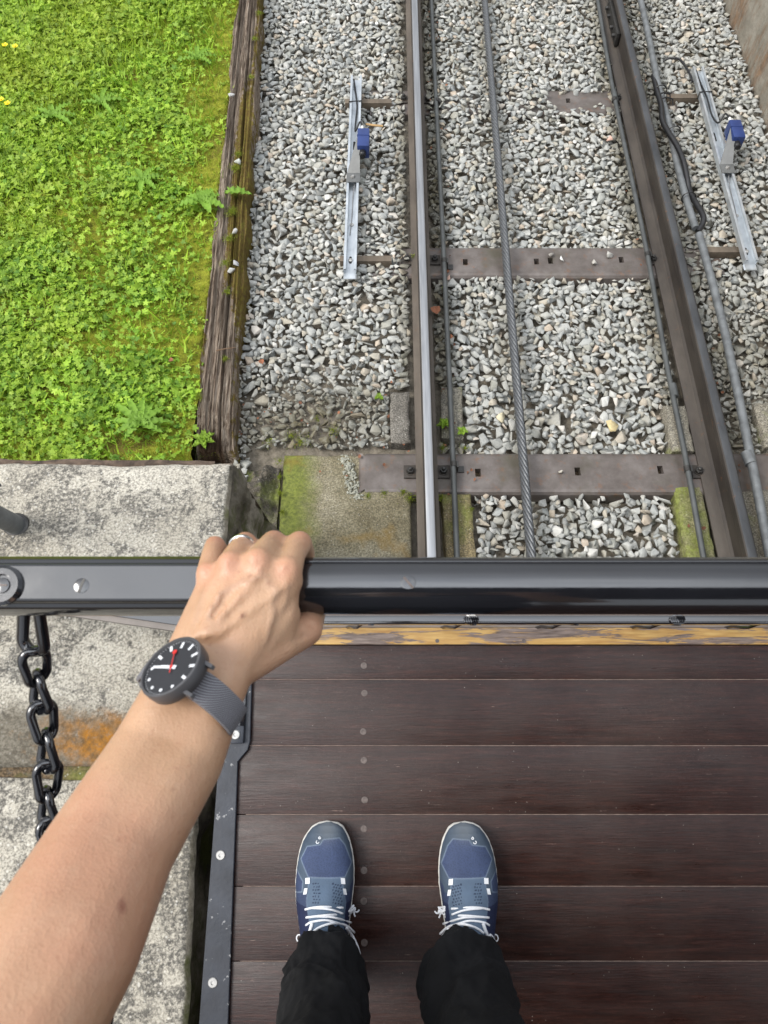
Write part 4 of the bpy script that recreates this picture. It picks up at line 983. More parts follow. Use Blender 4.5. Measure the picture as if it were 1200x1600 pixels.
# moss cushions
def moss(spots, label, seed, name='moss_patch'):
    R2 = np.random.RandomState(seed); out = []
    for (px, py, h, r, n) in spots:
        c = trk(px, py, h)
        for _ in range(n):
            a, q = R2.uniform(0, 2*PI), abs(R2.normal(0, .5))*r
            V_, F_ = LG[R2.randint(12)]; out.append((V_*R2.uniform(.007, .013)*(1, 1, .7), F_, rotm(R2.normal(0, .5), R2.normal(0, .5), R2.uniform(0, 6.28)), np.array([c[0]+q*math.cos(a), c[1]+q*math.sin(a)*1.1, h-.002]), R2.uniform(.1, .8)))
    V, F, A = merge(out); o = mesh(name, V*1.0, F, MOSS, smooth=180, attr={'pale': A}, **FR); tag(o, label, 'moss', kind='stuff')
MOSS = m_leaf('dark_moss', (.05, .11, .012), (.09, .16, .015), (.12, .12, .015), .2, .8)
moss([(640, 778, -.135, .03, 260), (630, 768, -.135, .02, 200), (575, 775, -.135, .02, 140), (600, 770, -.135, .02, 120), (690, 778, -.125, .02, 180), (692, 700, -.125, .02, 160), (726, 700, -.125, .02, 120), (737, 795, -.125, .012, 90), (645, 400, -.12, .015, 60), (692, 450, -.12, .012, 60)], 'dark green moss around the sleeper and the polished rail', 61)
moss([(470, 690, -.125, .05, 350), (455, 680, -.12, .03, 150), (520, 672, -.12, .03, 170), (495, 655, -.12, .02, 90), (420, 690, -.12, .03, 120)], 'moss in the dirty stones in front of the mossy slab', 62)
moss([(367, 262, -.016, .03, 600), (365, 300, -.016, .035, 780), (362, 330, -.016, .035, 780), (372, 240, -.016, .025, 360), (357, 372, -.018, .03, 480), (352, 410, -.018, .03, 420), (355, 455, -.018, .022, 270), (398, 60, -.018, .02, 330), (405, 20, -.018, .02, 330), (392, 120, -.018, .018, 210), (310, 620, -.022, .02, 360), (352, 560, -.022, .015, 210)], 'orange green moss cushions on the timber edging', 65, 'timber_moss')
moss([(728, 408, -.158, .007, 60), (838, 408, -.158, .006, 50), (971, 403, -.158, .006, 50)], 'green moss filling the holes of the second sleeper', 63)
moss([(436, 745, -.125, .012, 200), (438, 770, -.125, .012, 200), (441, 800, -.125, .012, 200), (437, 720, -.125, .02, 160), (330, 700, -.10, .04, 260), (360, 700, -.12, .03, 200), (310, 706, -.1, .03, 150)], 'green moss in the gap between platform and mossy slab', 64)
# twigs and dead leaves
DL = m_simple('dead_leaf_brown', (.26, .10, .05), .8, 0, .35, 60, .4)
for k, (px, py, rz, sz, lb) in enumerate([(411, 571, .4, .022, 'reddish dead leaf on the grey stones near the timber'), (272, 567, 1.1, .018, 'pinkish dead leaf lying in the moss of the lawn'), (683, 492, .2, .04, 'brown curled leaf right of the polished rail'), (708, 527, 1.5, .022, 'small rust coloured leaf between the pipes and stones'), (1130, 240, .5, .02, 'orange dead leaf near the right sensor bracket')]):
    h = -.03 if px < 300 else -.108; x, s, _ = trk(px, py, h); z = surf_h(x, s) if px > 380 else -.02; z = h if z > 1 else max(z, h)+.004
    V_ = [(0, 0, 0), (-.45, .35, .14), (-.55, .8, .2), (-.1, 1.1, .02), (.45, .8, .22), (.4, .3, .12), (0, .6, -.05)]
    o = mesh('dead_leaf', np.array(V_)*sz, [(0, 6, 1), (1, 6, 2), (2, 6, 3), (3, 6, 4), (4, 6, 5), (5, 6, 0)], DL, None, 0, loc=T(x, s, z), rot=(-SL, 0, rz)); tag(o, lb, 'leaf')
LIT = []
for k in range(130):
    if k < 60: x, s_ = XL+.06+abs(rnd.gauss(0, .05)), rnd.uniform(.1, 3.6)
    elif k < 95: x, s_ = XR+rnd.choice((-1, 1))*(.07+abs(rnd.gauss(0, .05))), rnd.uniform(.1, 3.6)
    else: x, s_ = rnd.uniform(-.55, .1), rnd.gauss(.6, .12)
    z = surf_h(x, s_)
    if z > 1: z = -.13
    sz = rnd.uniform(.006, .016); LIT.append((np.array(V_)*sz*(1, rnd.uniform(.5, 1), 1), np.array([(0, 6, 1), (1, 6, 2), (2, 6, 3), (3, 6, 4), (4, 6, 5), (5, 6, 0)]), rotm(rnd.gauss(0, .4), rnd.gauss(0, .4), rnd.uniform(0, 6.28)), np.array([x, s_, z+.002]), 0))
V, F, A = merge(LIT); o = mesh('leaf_litter', V, F, m_simple('rust_brown_litter', (.20, .085, .045), .85, 0, .5, 9), smooth=0, **FR); tag(o, 'small brown leaf crumbs caught beside the rails', 'leaf litter', kind='stuff')
tw = [trk(338, 548, -.005), trk(352, 545, .0), trk(368, 543, -.008)]
o = MB().tube(tw, [.003, .0025, .0015], 6).build('twig', m_simple('twig_brown', (.16, .10, .06), .9), None, **FR); tag(o, 'thin brown twig lying across the timber edging', 'twig')
tw = [trk(595, 446, -.09), trk(575, 140, -.09)]
tw = [W(0, 0, 1)]
P = [trk(572, 194, -.09), trk(585, 196, -.085), trk(598, 197, -.09)]
o = MB().tube(P, .005, 6).build('wood_splinter', m_simple('pale_wood', (.42, .27, .12), .8), None, **FR); tag(o, 'pale wooden splinter beside the left sensor box', 'wood')

# ================================================================== funicular car: the open end platform
car = empty('funicular_car', (.69, -.4, 0), label='open end platform of a funicular car with dark boards and black handrail', cat='funicular car')
car_off = Vector((-.69, .4, 0))
def cpart(o, parent=None):
    o.parent = parent or car
    if parent is None: o.location = car_off
    return o
DX0, DX1 = -.262, 1.72
seams = [.113, .046, -.079, -.204, -.329, -.454, -.579, -.704, -.829, -.954]
scr = [(569, 1040), (569, 1083), (568, 1143), (569, 1188), (569, 1250), (569, 1295), (569, 1360), (569, 1408), (569, 1473)]
scw = [flat(x, y, 0)[:2] for x, y in scr]
left_e = lambda y: -.268 if y > -.09 else -.272
for k, (a, b) in enumerate(zip(seams[:-1], seams[1:])):
    m = MB(); x0 = -.265 if k < 2 else -.285
    m.box((x0, b+.0006, -.032), (DX1, a-.0006, 0), .0012)
    bd = cpart(m.build('deck_board', DECK, None, 40))
    for (sx, sy) in scw:
        if b < sy < a:
            s_ = MB().lathe([(.0062, -.002), (.0062, .0004), (.0045, .0007), (.002, .0002)], (sx+rnd.uniform(-.001, .001), sy, .0), 18).build('board_screw', SCREWD, bd, 40)
cpart(MB().box((-.28, -1.0, -.05), (DX1, .11, -.0335)).build('underfloor', DARKSTEEL, None))
m = MB()
for a in seams[1:-1]: m.box((-.262, a-.0006, -.02), (DX1-.001, a+.0006, -.0009))
cpart(m.build('seam_filler', SEAM, None))
cpart(MB().box((-.31, -.99, -.42), (1.69, .08, -.0505), .01).build('chassis_light_block', DARKSTEEL, None))  # unseen box added to block light beneath the car
# yellow worn strip, ledge, brace
m = MB(); m.box((-.262, .1135, -.03), (DX1, .1475, .004), .004); ys_ = cpart(m.build('front_strip', YEL, None))
for px in (683, 818, 1042):
    c = flat(px, 1004, 0); MB().lathe([(.004, 0), (.004, .0006), (.002, .0003)], (c[0], c[1]+.003, .004), 14).build('strip_nail', SCREWD, ys_)
cpart(MB().box((-.262, .148, -.06), (DX1, .21, -.004), .002).build('front_ledge', m_simple('drab_grey_paint', (.20, .17, .15), .5), None))
A0 = flat(300, 990, 0); A1 = flat(60, 955, 0)
d = (A1-A0); d /= np.linalg.norm(d); nrm = np.array([-d[1], d[0], 0]); nrm = nrm if nrm[1] > 0 else -nrm
B0 = A0-d*.06; B1 = A0+d*.62
m = MB(); Vq = [B0, B1, B1+nrm*.012, B0+nrm*.012]; m.add([(*v[:2], -.03) for v in Vq]+[(*v[:2], .0) for v in Vq], [(3, 2, 1, 0), (4, 5, 6, 7), (0, 1, 5, 4), (1, 2, 6, 5), (2, 3, 7, 6), (3, 0, 4, 7)])
fixn(cpart(m.build('brace_lip', m_simple('grey_brown_lip', (.20, .175, .155), .6), None)))
m = MB(); Vq = [B0+nrm*.0125, B1+nrm*.0125, B1+nrm*.07, B0+nrm*.07]; m.add([(*v[:2], -.06) for v in Vq]+[(*v[:2], .006) for v in Vq], [(3, 2, 1, 0), (4, 5, 6, 7), (0, 1, 5, 4), (1, 2, 6, 5), (2, 3, 7, 6), (3, 0, 4, 7)])
m.box((-.33, .10, -.06), (-.262, .17, .004))
fixn(cpart(m.build('corner_brace', BLACK, None)))
# edge strip (black iron) with wider head
ER = [flat(*p, 0)[:2] for p in ((396, 1008), (395, 1055), (392, 1158), (388, 1172), (373, 1190), (358, 1600))]
EL_ = [flat(*p, 0)[:2] for p in ((350, 1008), (350, 1055), (347, 1130), (346, 1160), (342, 1195), (312, 1600))]
def ext(P): a, b = P[-2], P[-1]; return P[:-1]+[b, b+(b-a)*.9]
ER, EL_ = ext(ER), ext(EL_)
m = MB(); n = len(ER); pts = EL_+ER[::-1]; N2 = len(pts)
m.add([(p[0], p[1], .0015) for p in pts]+[(p[0], p[1], .0075) for p in pts]+[(p[0], p[1], -.05) for p in EL_], [tuple(range(N2, 2*N2))]+[(k, (k+1) % N2, N2+(k+1) % N2, N2+k) for k in range(N2)]+[(2*N2+k, 2*N2+k+1, k+1, k) for k in range(n-1)])
es_ = fixn(cpart(m.build('edge_strip', STRIP, None, 20)))
bev = es_.modifiers.new('bevel', 'BEVEL'); bev.width = .0018; bev.segments = 2; bev.limit_method = 'ANGLE'
for (x, y) in ((346, 1335), (334, 1533)):
    c = flat(x, y, 0); m = MB(); m.lathe([(.0086, 0), (.0086, .0012), (.0075, .0022), (.0036, .0022), (.0036, .0006)], (c[0], c[1], .0075), 24); m.build('strip_screw', SCREW, es_, 25)
c = flat(376, 1108, 0)
m = MB(); m.box((c[0]-.022, c[1]-.035, .0076), (c[0]+.012, c[1]+.075, .016), .003)
hb = cpart(m.build('hinge_plate', BLACK, None))
c = flat(368, 1148, .02); m = MB(); m.box((c[0]-.0155, c[1]-.0165, .0076), (c[0]+.0155, c[1]+.0165, .020), .003); fixn(m.build('hinge_block', STRIP, hb))
MB().lathe([(.0088, 0), (.0088, .0018), (.0075, .003), (.0035, .003), (.0035, .001)], (c[0], c[1], .020), 24).build('hinge_screw', SCREW, hb, 25)
# handrail
RY, RZ = .0897, .95
def handprof(flat_):
    if flat_: P = [(.0225, -.004), (.0222, .008), (.0185, .0135), (.0150, .0145), (.0145, .0175), (.0135, .019), (-.0135, .019), (-.0145, .0175), (-.0148, .0135), (-.019, .010), (-.0225, .0), (-.0225, -.009), (-.017, -.019), (-.008, -.0215), (.008, -.0215), (.017, -.019)]
    else:
        P = []
        for k in range(40):
            a = 2*PI*k/40; c_, s_ = math.cos(a), math.sin(a)
            P.append((.0225*math.copysign(abs(c_)**.96, c_), .0215*math.copysign(abs(s_)**.96, s_)))
        P = [(y, z-(.0012 if .0145 < y < .0165 and z > 0 else 0)) for y, z in P]
    return P
def xprism(P, x0, x1, n=2):
    V_ = []; 
    for x in np.linspace(x0, x1, n): V_ += [(x, RY+y, RZ+z) for y, z in P]
    k = len(P); F_ = [(i*k+q, i*k+(q+1) % k, (i+1)*k+(q+1) % k, (i+1)*k+q) for i in range(n-1) for q in range(k)]+[tuple(range(k)), tuple((n-1)*k+q for q in range(k))[::-1]]
    return V_, F_
V_, F_ = xprism(handprof(False), -.115, DX1, 60)
hr = fixn(cpart(mesh('handrail', V_, F_, BLACK, None, 50)))
V_, F_ = xprism(handprof(True), -.92, -.115, 30)
fl_ = fixn(mesh('flat_rail_section', V_, F_, BLACK, hr, 28)); bv = fl_.modifiers.new('bevel', 'BEVEL'); bv.width = .0011; bv.segments = 2; bv.limit_method = 'ANGLE'
# groove bead along the far edge of the round section
V_, F_ = xprism([(.0165+.0012*math.cos(a), .0146+.0012*math.sin(a)) for a in np.linspace(0, 2*PI, 9)[:-1]], -.10, DX1-.002, 3); fixn(mesh('rail_bead', V_, F_, BLACK, hr, 60))
def slot_screw(px, py, ang, r=.0058, dome=.0003):
    z = RZ+.0192 if px < 300 else None
    p = flat(px, py, RZ+.0195)
    if z is None:
        yy = (p[1]-RY)/.0225; z = RZ+.0215*(1-abs(yy)**2.44)**(1/2.44)+.0002
    m = MB(); m.lathe([(r, -.004), (r, .0), (r*.8, dome)], (p[0], p[1], z), 22); s_ = m.build('rail_screw', BLACK, hr, 40)
    ca, sa = math.cos(ang), math.sin(ang); w2, l2 = .0009, r*.95
    Vq = [(p[0]+a*ca*l2-b*sa*w2, p[1]+a*sa*l2+b*ca*w2) for a, b in ((-1, -1), (1, -1), (1, 1), (-1, 1))]
    m = MB(); m.add([(*q, z+dome-.0004) for q in Vq]+[(*q, z+dome+.0003) for q in Vq], [(3, 2, 1, 0), (4, 5, 6, 7), (0, 1, 5, 4), (1, 2, 6, 5), (2, 3, 7, 6), (3, 0, 4, 7)]); fixn(m.build('screw_slot', SCREWD if px > 300 else DARKSTEEL, s_))
slot_screw(127, 915, math.radians(72)); slot_screw(638, 911, math.radians(-50))
# round end plate with deep screw
p = flat(4, 915, RZ+.02); N = 24
m = MB(); prf = [(.0155, -.001), (.0155, .002), (.013, .0042), (.0085, .0042), (.0078, .0015), (.0, .0012)]
m.lathe(prf[:-1], (p[0], p[1], RZ+.019), 28); m.lathe([(.0062, 0), (.0058, .0018), (.003, .0022)], (p[0], p[1], RZ+.020), 20)
m.box((p[0]-.4, p[1]-.011, RZ+.0185), (p[0]-.003, p[1]+.013, RZ+.0225), .001)
ep = m.build('end_plate', BLACK, hr, 30); MB().box((p[0]-.0045, p[1]-.0007, RZ+.0215), (p[0]+.0045, p[1]+.0007, RZ+.0226)).build('screw_slot', SCREWD, ep)
# lower bar and wire mesh
m = MB(); m.box((-.262, .1425, .098), (DX1, .158, .128), .002); cpart(m.build('lower_bar', BLACK, None))
m = MB(); xx = -.22
while xx < DX1-.02:
    for sg in (-1, 1):
        P = [(xx+sg*.045*t, .150+.004*sg+.003*math.sin(t*9), .098-.10*t) for t in np.linspace(-.2, 1, 8)]; m.tube(P, .0032, 6)
    kn_ = kn_+1 if 'kn_' in globals() else 0
    for q in range(4 if kn_ % 2 == 0 else 0): m.tube([(xx+.007*math.cos(a)+.004*(q-1.5), .150+.0075*math.sin(a), .131+.002*math.sin(a*2)) for a in np.linspace(0, 2*PI, 9)[:-1]], .0022, 5, closed=True)
    xx += .19
cpart(m.build('wire_lattice', BLACK, None, 60))
for X_ in (-.905, DX1-.03): cpart(MB().box((X_-.015, RY-.012, -.06), (X_+.015, RY+.012, RZ-.018), .003).build('rail_post', BLACK, None))
# cabin behind and roof over the passengers
WOODW = m_simple('varnished_cabin_wood', (.10, .045, .02), .35, 0, .3, 12)
cpart(MB().box((-.30, -1.06, 0.001), (DX1-.02, -1.0, 1.0), .004).build('cabin_wall', WOODW, None))
for X_ in (-.27, .38, 1.05, 1.65): cpart(MB().box((X_-.03, -1.05, 1.0), (X_+.03, -1.01, 2.25), .004).build('cabin_post', WOODW, None))
cpart(MB().box((-.36, -2.0, 2.25), (DX1+.06, -.16, 2.29), .01).build('roof', m_simple('dark_roof_paint', (.05, .05, .05), .6), None))

# ================================================================== chain
ch = empty('safety_chain', W(30, 950, .63), label='black safety chain hanging from the left end of the handrail', cat='chain')
cb = Vector(W(30, 950, .63))
def link(c, dvec, roll, p=.029, wd=.0190, r=.0041, name='link'):
    d_ = Vector(dvec).normalized(); q = d_.to_track_quat('Y', 'Z').to_matrix() @ Matrix.Rotation(roll, 3, 'Y')
    pts = []; hl = p/2-wd/2+r
    for k in range(13): a = PI*k/12; pts.append((wd/2*math.cos(a), hl+wd/2*math.sin(a), 0))
    for k in range(13): a = PI+PI*k/12; pts.append((wd/2*math.cos(a), -hl+wd/2*math.sin(a), 0))
    pts = [tuple((q @ Vector((x, y, .0022*math.sin(y/p*PI*1.2)*(1 if x > 0 else -1))))+Vector(c)-cb) for x, y, z in pts]
    MB().tube(pts, r, 10, closed=True).build(name, BLACK, ch, 180)
CP = curve_pts([W(52, 1022, .655), W(60, 1062, .672), W(66, 1112, .683), (W(74, 1168, .692)), W(75, 1225, .70), W(76, 1275, .708), W(90, 1345, .716), W(110, 1420, .722), W(140, 1520, .726), W(170, 1640, .728), W(200, 1760, .73)], 30)
CP = np.array(CP); seg = np.r_[0, np.cumsum(np.linalg.norm(np.diff(CP, axis=0), axis=1))]
nl = int(seg[-1]/.0295)
for k in range(nl):
    t = (k+.5)*.0295; a = np.array([np.interp(t, seg, CP[:, i]) for i in range(3)]); b = np.array([np.interp(t+.004, seg, CP[:, i]) for i in range(3)])
    link(a, b-a, math.radians(38 if k % 2 else -52))
q0, q1 = W(50, 940, .635), W(52, 1004, .655)
dq = Vector(q1-q0); c0 = Vector((q0+q1)/2)
link(c0, dq, math.radians(20), p=.050, wd=.0215, r=.0052, name='shackle')

# ================================================================== person
person = empty('person', (.02, -.40, 0), label='person in black trousers and blue running shoes gripping the handrail', cat='person')
poff = Vector((-.02, .40, 0))
ico = bmesh.new(); bmesh.ops.create_icosphere(ico, subdivisions=3, radius=1); IV = np.array([v.co[:] for v in ico.verts]); ico.free()
BB = bmesh.new()
def hullspheres(sph):
    pts = np.concatenate([np.array(c)+IV*r for c, r in sph]); b = bmesh.new()
    for p_ in pts: b.verts.new(p_)
    res = bmesh.ops.convex_hull(b, input=b.verts[:])
    bmesh.ops.delete(b, geom=list({g for g in res['geom_interior']+res['geom_unused'] if isinstance(g, bmesh.types.BMVert)}), context='VERTS')
    return b
def addb(dst, b):
    me = bpy.data.meshes.new('tmp'); b.to_mesh(me); b.free(); dst.from_mesh(me); bpy.data.meshes.remove(me)
def cap(dst, a, ra, b_, rb): addb(dst, hullspheres([(a, ra), (b_, rb)]))
def chain_caps(dst, pts): 
    for (a, ra), (b_, rb) in zip(pts[:-1], pts[1:]): cap(dst, a, ra, b_, rb)
def voxel(name, bmsrc, vox, it, mat, parent, fac=.5):
    me = bpy.data.meshes.new('src'); bmsrc.to_mesh(me); o = bpy.data.objects.new('src', me); COL.objects.link(o)
    r = o.modifiers.new('r', 'REMESH'); r.mode = 'VOXEL'; r.voxel_size = vox
    s_ = o.modifiers.new('s', 'SMOOTH'); s_.factor = fac; s_.iterations = it
    dg = bpy.context.evaluated_depsgraph_get(); m2 = bpy.data.meshes.new_from_object(o.evaluated_get(dg)); bpy.data.objects.remove(o); bpy.data.meshes.remove(me)
    m2.name = name; m2.materials.clear(); m2.materials.append(mat); m2.polygons.foreach_set('use_smooth', np.ones(len(m2.polygons), bool))
    o = bpy.data.objects.new(name, m2); COL.objects.link(o); o.parent = parent
    if parent is person: o.location = poff
    return o
# hand
MC = {'i': W(448, 893, .560), 'm': W(404, 880, .556), 'r': W(361, 884, .558), 'p': W(326, 898, .566)}
PP = {'i': W(468, 855, .600), 'm': W(428, 851, .598), 'r': W(383, 855, .598), 'p': W(335, 872, .603)}
RAD = {'i': (.0115, .0098, .0088, .0078), 'm': (.0118, .0098, .0088, .0078), 'r': (.011, .0092, .0084, .0075), 'p': (.0098, .0084, .0075, .0068)}
WR = W(322, 1042, .538)
for f in 'imrp':
    a, b_ = MC[f], PP[f]; r_ = RAD[f]
    b_ = np.array([b_[0], max(b_[1], .1122+r_[1]), b_[2]])
    dip = np.array([b_[0]+.001, b_[1]-.003, b_[2]-.026]); tip = np.array([dip[0]+.002, dip[1]-.017, dip[2]-.012])
    tip[1] = min(tip[1], .1); 
    PP[f] = b_
    chain_caps(BB, [(a, r_[0]), ((a+b_)/2+np.array([0, .0015, .002]), r_[1]*.98), (b_, r_[1]), (dip, r_[2]), (tip, r_[3])])
wl, wr_ = WR+np.array([-.018, -.002, -.002]), WR+np.array([.017, .0, -.003])
# palm body
addb(BB, hullspheres([(MC['i']+(0, -.006, -.004), .0120), (MC['m']+(0, -.006, -.003), .0125), (MC['r']+(0, -.006, -.003), .0118), (MC['p']+(.001, -.008, -.004), .0105), (wl, .016), (wr_, .017)]))
addb(BB, hullspheres([(MC['i']+(-.002, -.03, -.012), .012), (MC['p']+(.005, -.03, -.010), .011), (WR+np.array([.014, .02, -.008]), .016), (WR+np.array([-.012, .015, -.006]), .015)]))
for f in 'imrp':
    addb(BB, hullspheres([(MC[f]+(0, .001, .0016), RAD[f][0]*.93), (MC[f]+(0, -.004, .001), RAD[f][0]*.9)]))
    st = WR+np.array({'i': (.008, .02, .0165), 'm': (.002, .02, .0172), 'r': (-.005, .018, .0168), 'p': (-.012, .016, .0148)}[f])
    cap(BB, MC[f]+(0, -.012, .0092), .0024, st, .0022)
# thumb
T0, T1, T2 = W(378, 1036, .548), W(436, 1006, .567), W(478, 985, .588)
T2 = np.array([T2[0], min(T2[1], .0575), T2[2]]); T3 = np.array([T2[0]+.004, .080, .9175])
chain_caps(BB, [(T0, .0165), (T1, .0142), (T2, .0126), (T3, .0095)])
addb(BB, hullspheres([(T0, .016), (T1, .0125), (MC['i']+(-.002, -.03, -.006), .010), (MC['i']+(0, -.012, -.008), .009)]))
addb(BB, hullspheres([(WR, .018), (T0, .015), (T1+(-.006, -.002, 0), .012)]))
# veins
def vein(P, r=.0016):
    Q = curve_pts(P, 5)
    for a, b_ in zip(Q[:-1], Q[1:]): cap(BB, a, r, b_, r)
def dorsal(px, py, lift=-.0016):
    # height of the back of the hand interpolated from knuckles and wrist
    f = (py-885)/(1042-885.); zc = (1-f)*(MC['m'][2]+.0118)+f*(WR[2]+.0170)+lift
    return flat(px, py, zc)
# forearm and arm
F1, F2, F3 = W(262, 1180, .517), W(175, 1322, .470), W(95, 1480, .420)
EL = np.array([-.198, -.19, 1.135]); SH = np.array([-.185, -.42, 1.385])
addb(BB, hullspheres([(wl, .0165), (wr_, .017), (W(290, 1108, .53)+(-.013, 0, 0), .021), (W(298, 1108, .53)+(.012, 0, 0), .021)]))
def oval(c, r, off, dirv): dv = np.array(dirv)/np.linalg.norm(dirv); return [(c+dv*off, r), (c-dv*off, r)]
side_v = np.array([.9, -.3, -.1])
A1_ = oval((W(294, 1108, .53)), .0225, .0125, side_v); A2_ = oval(F1, .0265, .0115, side_v); A3_ = oval(F2, .0320, .0070, side_v); A4_ = oval(F3, .0365, .0068, side_v); A5_ = oval(EL, .037, .006, side_v)
for p_, q_ in ((A1_, A2_), (A2_, A3_), (A3_, A4_), (A4_, A5_)): addb(BB, hullspheres(p_+q_))
chain_caps(BB, [(EL, .038), ((EL+SH)/2+np.array([-.005, 0, -.005]), .046), (SH, .055)])
# torso, neck, head, right arm, legs (behind and below the viewpoint)
HP = np.array([.02, -.47, .93]); SR = np.array([.205, -.43, 1.385])
addb(BB, hullspheres([(HP+(-.09, 0, 0), .10), (HP+(.09, 0, 0), .10), ((-.06, -.46, 1.12), .10), ((.10, -.46, 1.12), .10)]))
addb(BB, hullspheres([((-.06, -.46, 1.12), .10), ((.10, -.46, 1.12), .10), ((-.10, -.45, 1.32), .10), ((.14, -.45, 1.32), .10)]))
addb(BB, hullspheres([((-.12, -.44, 1.36), .065), ((.16, -.44, 1.36), .065), ((.02, -.45, 1.42), .06)]))
cap(BB, SH, .055, np.array([-.10, -.44, 1.37]), .06); cap(BB, SR, .055, np.array([.14, -.44, 1.37]), .06)
cap(BB, (.02, -.45, 1.42), .055, (.02, -.41, 1.53), .052)
addb(BB, hullspheres([((.02, -.41, 1.64), .078), ((.02, -.37, 1.63), .070), ((.02, -.335, 1.56), .045), ((.02, -.42, 1.66), .085)]))
cap(BB, (.02, -.285, 1.585), .012, (.02, -.29, 1.62), .009); 
for sx in (-1, 1):
    cap(BB, (.02+sx*.083, -.40, 1.60), .014, (.02+sx*.088, -.405, 1.635), .018); cap(BB, (.02+sx*.03, -.298, 1.628), .013, (.02+sx*.03, -.302, 1.628), .013)
cap(BB, (0, -.295, 1.545), .008, (.04, -.295, 1.545), .008)
RE = np.array([.27, -.36, 1.13]); RW = np.array([.20, -.21, 1.30])
chain_caps(BB, [(SR, .052), ((SR+RE)/2, .045), (RE, .038), ((RE+RW)/2, .036), (RW, .027)])
addb(BB, hullspheres([(RW, .022), (RW+(-.02, .04, .06), .014), (RW+(.02, .045, .06), .014)]))
for k, dx in enumerate((-.022, -.007, .008, .022)):
    a = RW+np.array([dx, .045, .06]); chain_caps(BB, [(a, .010), (a+(-.012, .012, .035), .009), (a+(-.03, .0, .05), .008)])
a = RW+np.array([-.022, .015, .03]); chain_caps(BB, [(a, .013), (a+(-.03, .01, .02), .011), (a+(-.045, .012, .04), .009)])
legs = {-1: [(-.095, -.45, .09), (-.090, -.445, .48), (-.065, -.465, .90)], 1: [(.140, -.45, .09), (.132, -.445, .48), (.105, -.465, .90)]}
for k in (-1, 1):
    P = [np.array(p_) for p_ in legs[k]]; chain_caps(BB, [(P[0]+(0, 0, -.02), .034), (P[0]+(0, 0, .06), .036), ((P[0]+P[1])/2, .05), (P[1], .050), (P[2], .082)])
    addb(BB, hullspheres([(P[0]+(0, 0, -.03), .03), (P[0]+(0, .13, -.05), .022)]))
body = voxel('body', BB, .0024, 5, SKIN, person)
BB.free()
n = len(body.data.vertices); co = np.empty(n*3, np.float32); body.data.vertices.foreach_get('co', co); co = co.reshape(-1, 3)
red = np.zeros(n); mole = np.zeros(n)
for f in 'imrp':
    red = np.maximum(red, .32*np.exp(-(np.linalg.norm(co-(MC[f]+(0, 0, .010)), axis=1)/.010)**2)); red = np.maximum(red, .34*np.exp(-(np.linalg.norm(co-(PP[f]+(0, .004, .006)), axis=1)/.010)**2))
red = np.maximum(red, .3*np.exp(-(np.linalg.norm(co-T2, axis=1)/.016)**2))
def project(px, py):                                   # nearest skin vertex along that line of sight
    r = ray(px, py); r = r/np.linalg.norm(r); q = co-CC; t = q@r; dist = np.linalg.norm(q-t[:, None]*r, axis=1); k = np.where((dist < .004) & (t > .1))[0]
    return co[k[np.argmin(t[k])]] if len(k) else None
for (px, py, rr_, st) in ((201, 1408, .0024, .95), (386, 957, .0013, .8), (386, 893, .0012, .6), (189, 1301, .0011, .5), (278, 1230, .001, .4)):
    p_ = project(px, py)
    if p_ is not None: mole = np.maximum(mole, st*np.clip(1.6-np.linalg.norm((co-p_)*(1, .7, 1), axis=1)/rr_, 0, 1))
nrm_ = np.empty(n*3, np.float32); body.data.vertices.foreach_get('normal', nrm_); nrm_ = nrm_.reshape(-1, 3); co2 = co.copy(); vein_ = np.zeros(n)
hsel = np.where((co[:, 1] > -.04) & (co[:, 2] > .93) & (co[:, 0] < .0))[0]
def relief(P, wd, hgt, tint=0.):
    Q = [project(*p_) for p_ in curve_pts([(x, y, 0) for x, y in P], 6)] if 0 else [project(p_[0], p_[1]) for p_ in curve_pts([(x, y, 0) for x, y in P], 6)]
    Q = [q_ for q_ in Q if q_ is not None]; d_ = np.full(len(hsel), 9.); m_ = len(Q)
    tt = np.zeros(len(hsel))
    for k_, (a_, b_) in enumerate(zip(Q[:-1], Q[1:])):
        ab = b_-a_; t_ = np.clip(((co[hsel]-a_)@ab)/(ab@ab+1e-12), 0, 1); dd_ = np.linalg.norm(co[hsel]-a_-t_[:, None]*ab, axis=1); up2 = dd_ < d_; d_ = np.where(up2, dd_, d_); tt = np.where(up2, (k_+t_)/m_, tt)
    g = np.exp(-(d_/wd)**2)*np.clip(np.sin(PI*np.clip(tt, .02, .98))*3, 0, 1)
    co2[hsel] += nrm_[hsel]*(hgt*g)[:, None]; vein_[hsel] = np.maximum(vein_[hsel], g*tint)
relief([(318, 985), (330, 955), (345, 925), (368, 906), (392, 900), (406, 893)], .0021, .0013, .35)
relief([(400, 890), (416, 897), (427, 912), (431, 940), (430, 975), (420, 1010)], .0021, .0012, .3)
relief([(300, 975), (305, 945), (312, 915)], .002, .0008, .25)
relief([(352, 905), (342, 935), (338, 960)], .0018, .0008, .2)
relief([(452, 905), (455, 935), (446, 960)], .002, .0006, .15)
for (x0_, y0_, wv) in ((384, 838, 12), (429, 836, 12), (473, 836, 12), (478, 848, 10)): relief([(x0_-wv, y0_+2), (x0_, y0_-1), (x0_+wv, y0_+2)], .0008, -.0005, 0)
for off_ in (0, 8, -7): relief([(470+off_, 1000-off_), (478+off_*.6, 992-off_*.3), (488+off_*.4, 990)], .0009, -.0005, .1)
for (x0_, y0_) in ((448, 893), (404, 880), (361, 884)):
    for off_ in (-5, 0, 5): relief([(x0_-11, y0_-6+off_), (x0_, y0_-8+off_), (x0_+11, y0_-6+off_)], .0008, -.0003, .06)
body.data.vertices.foreach_set('co', co2.ravel()); body.data.update()
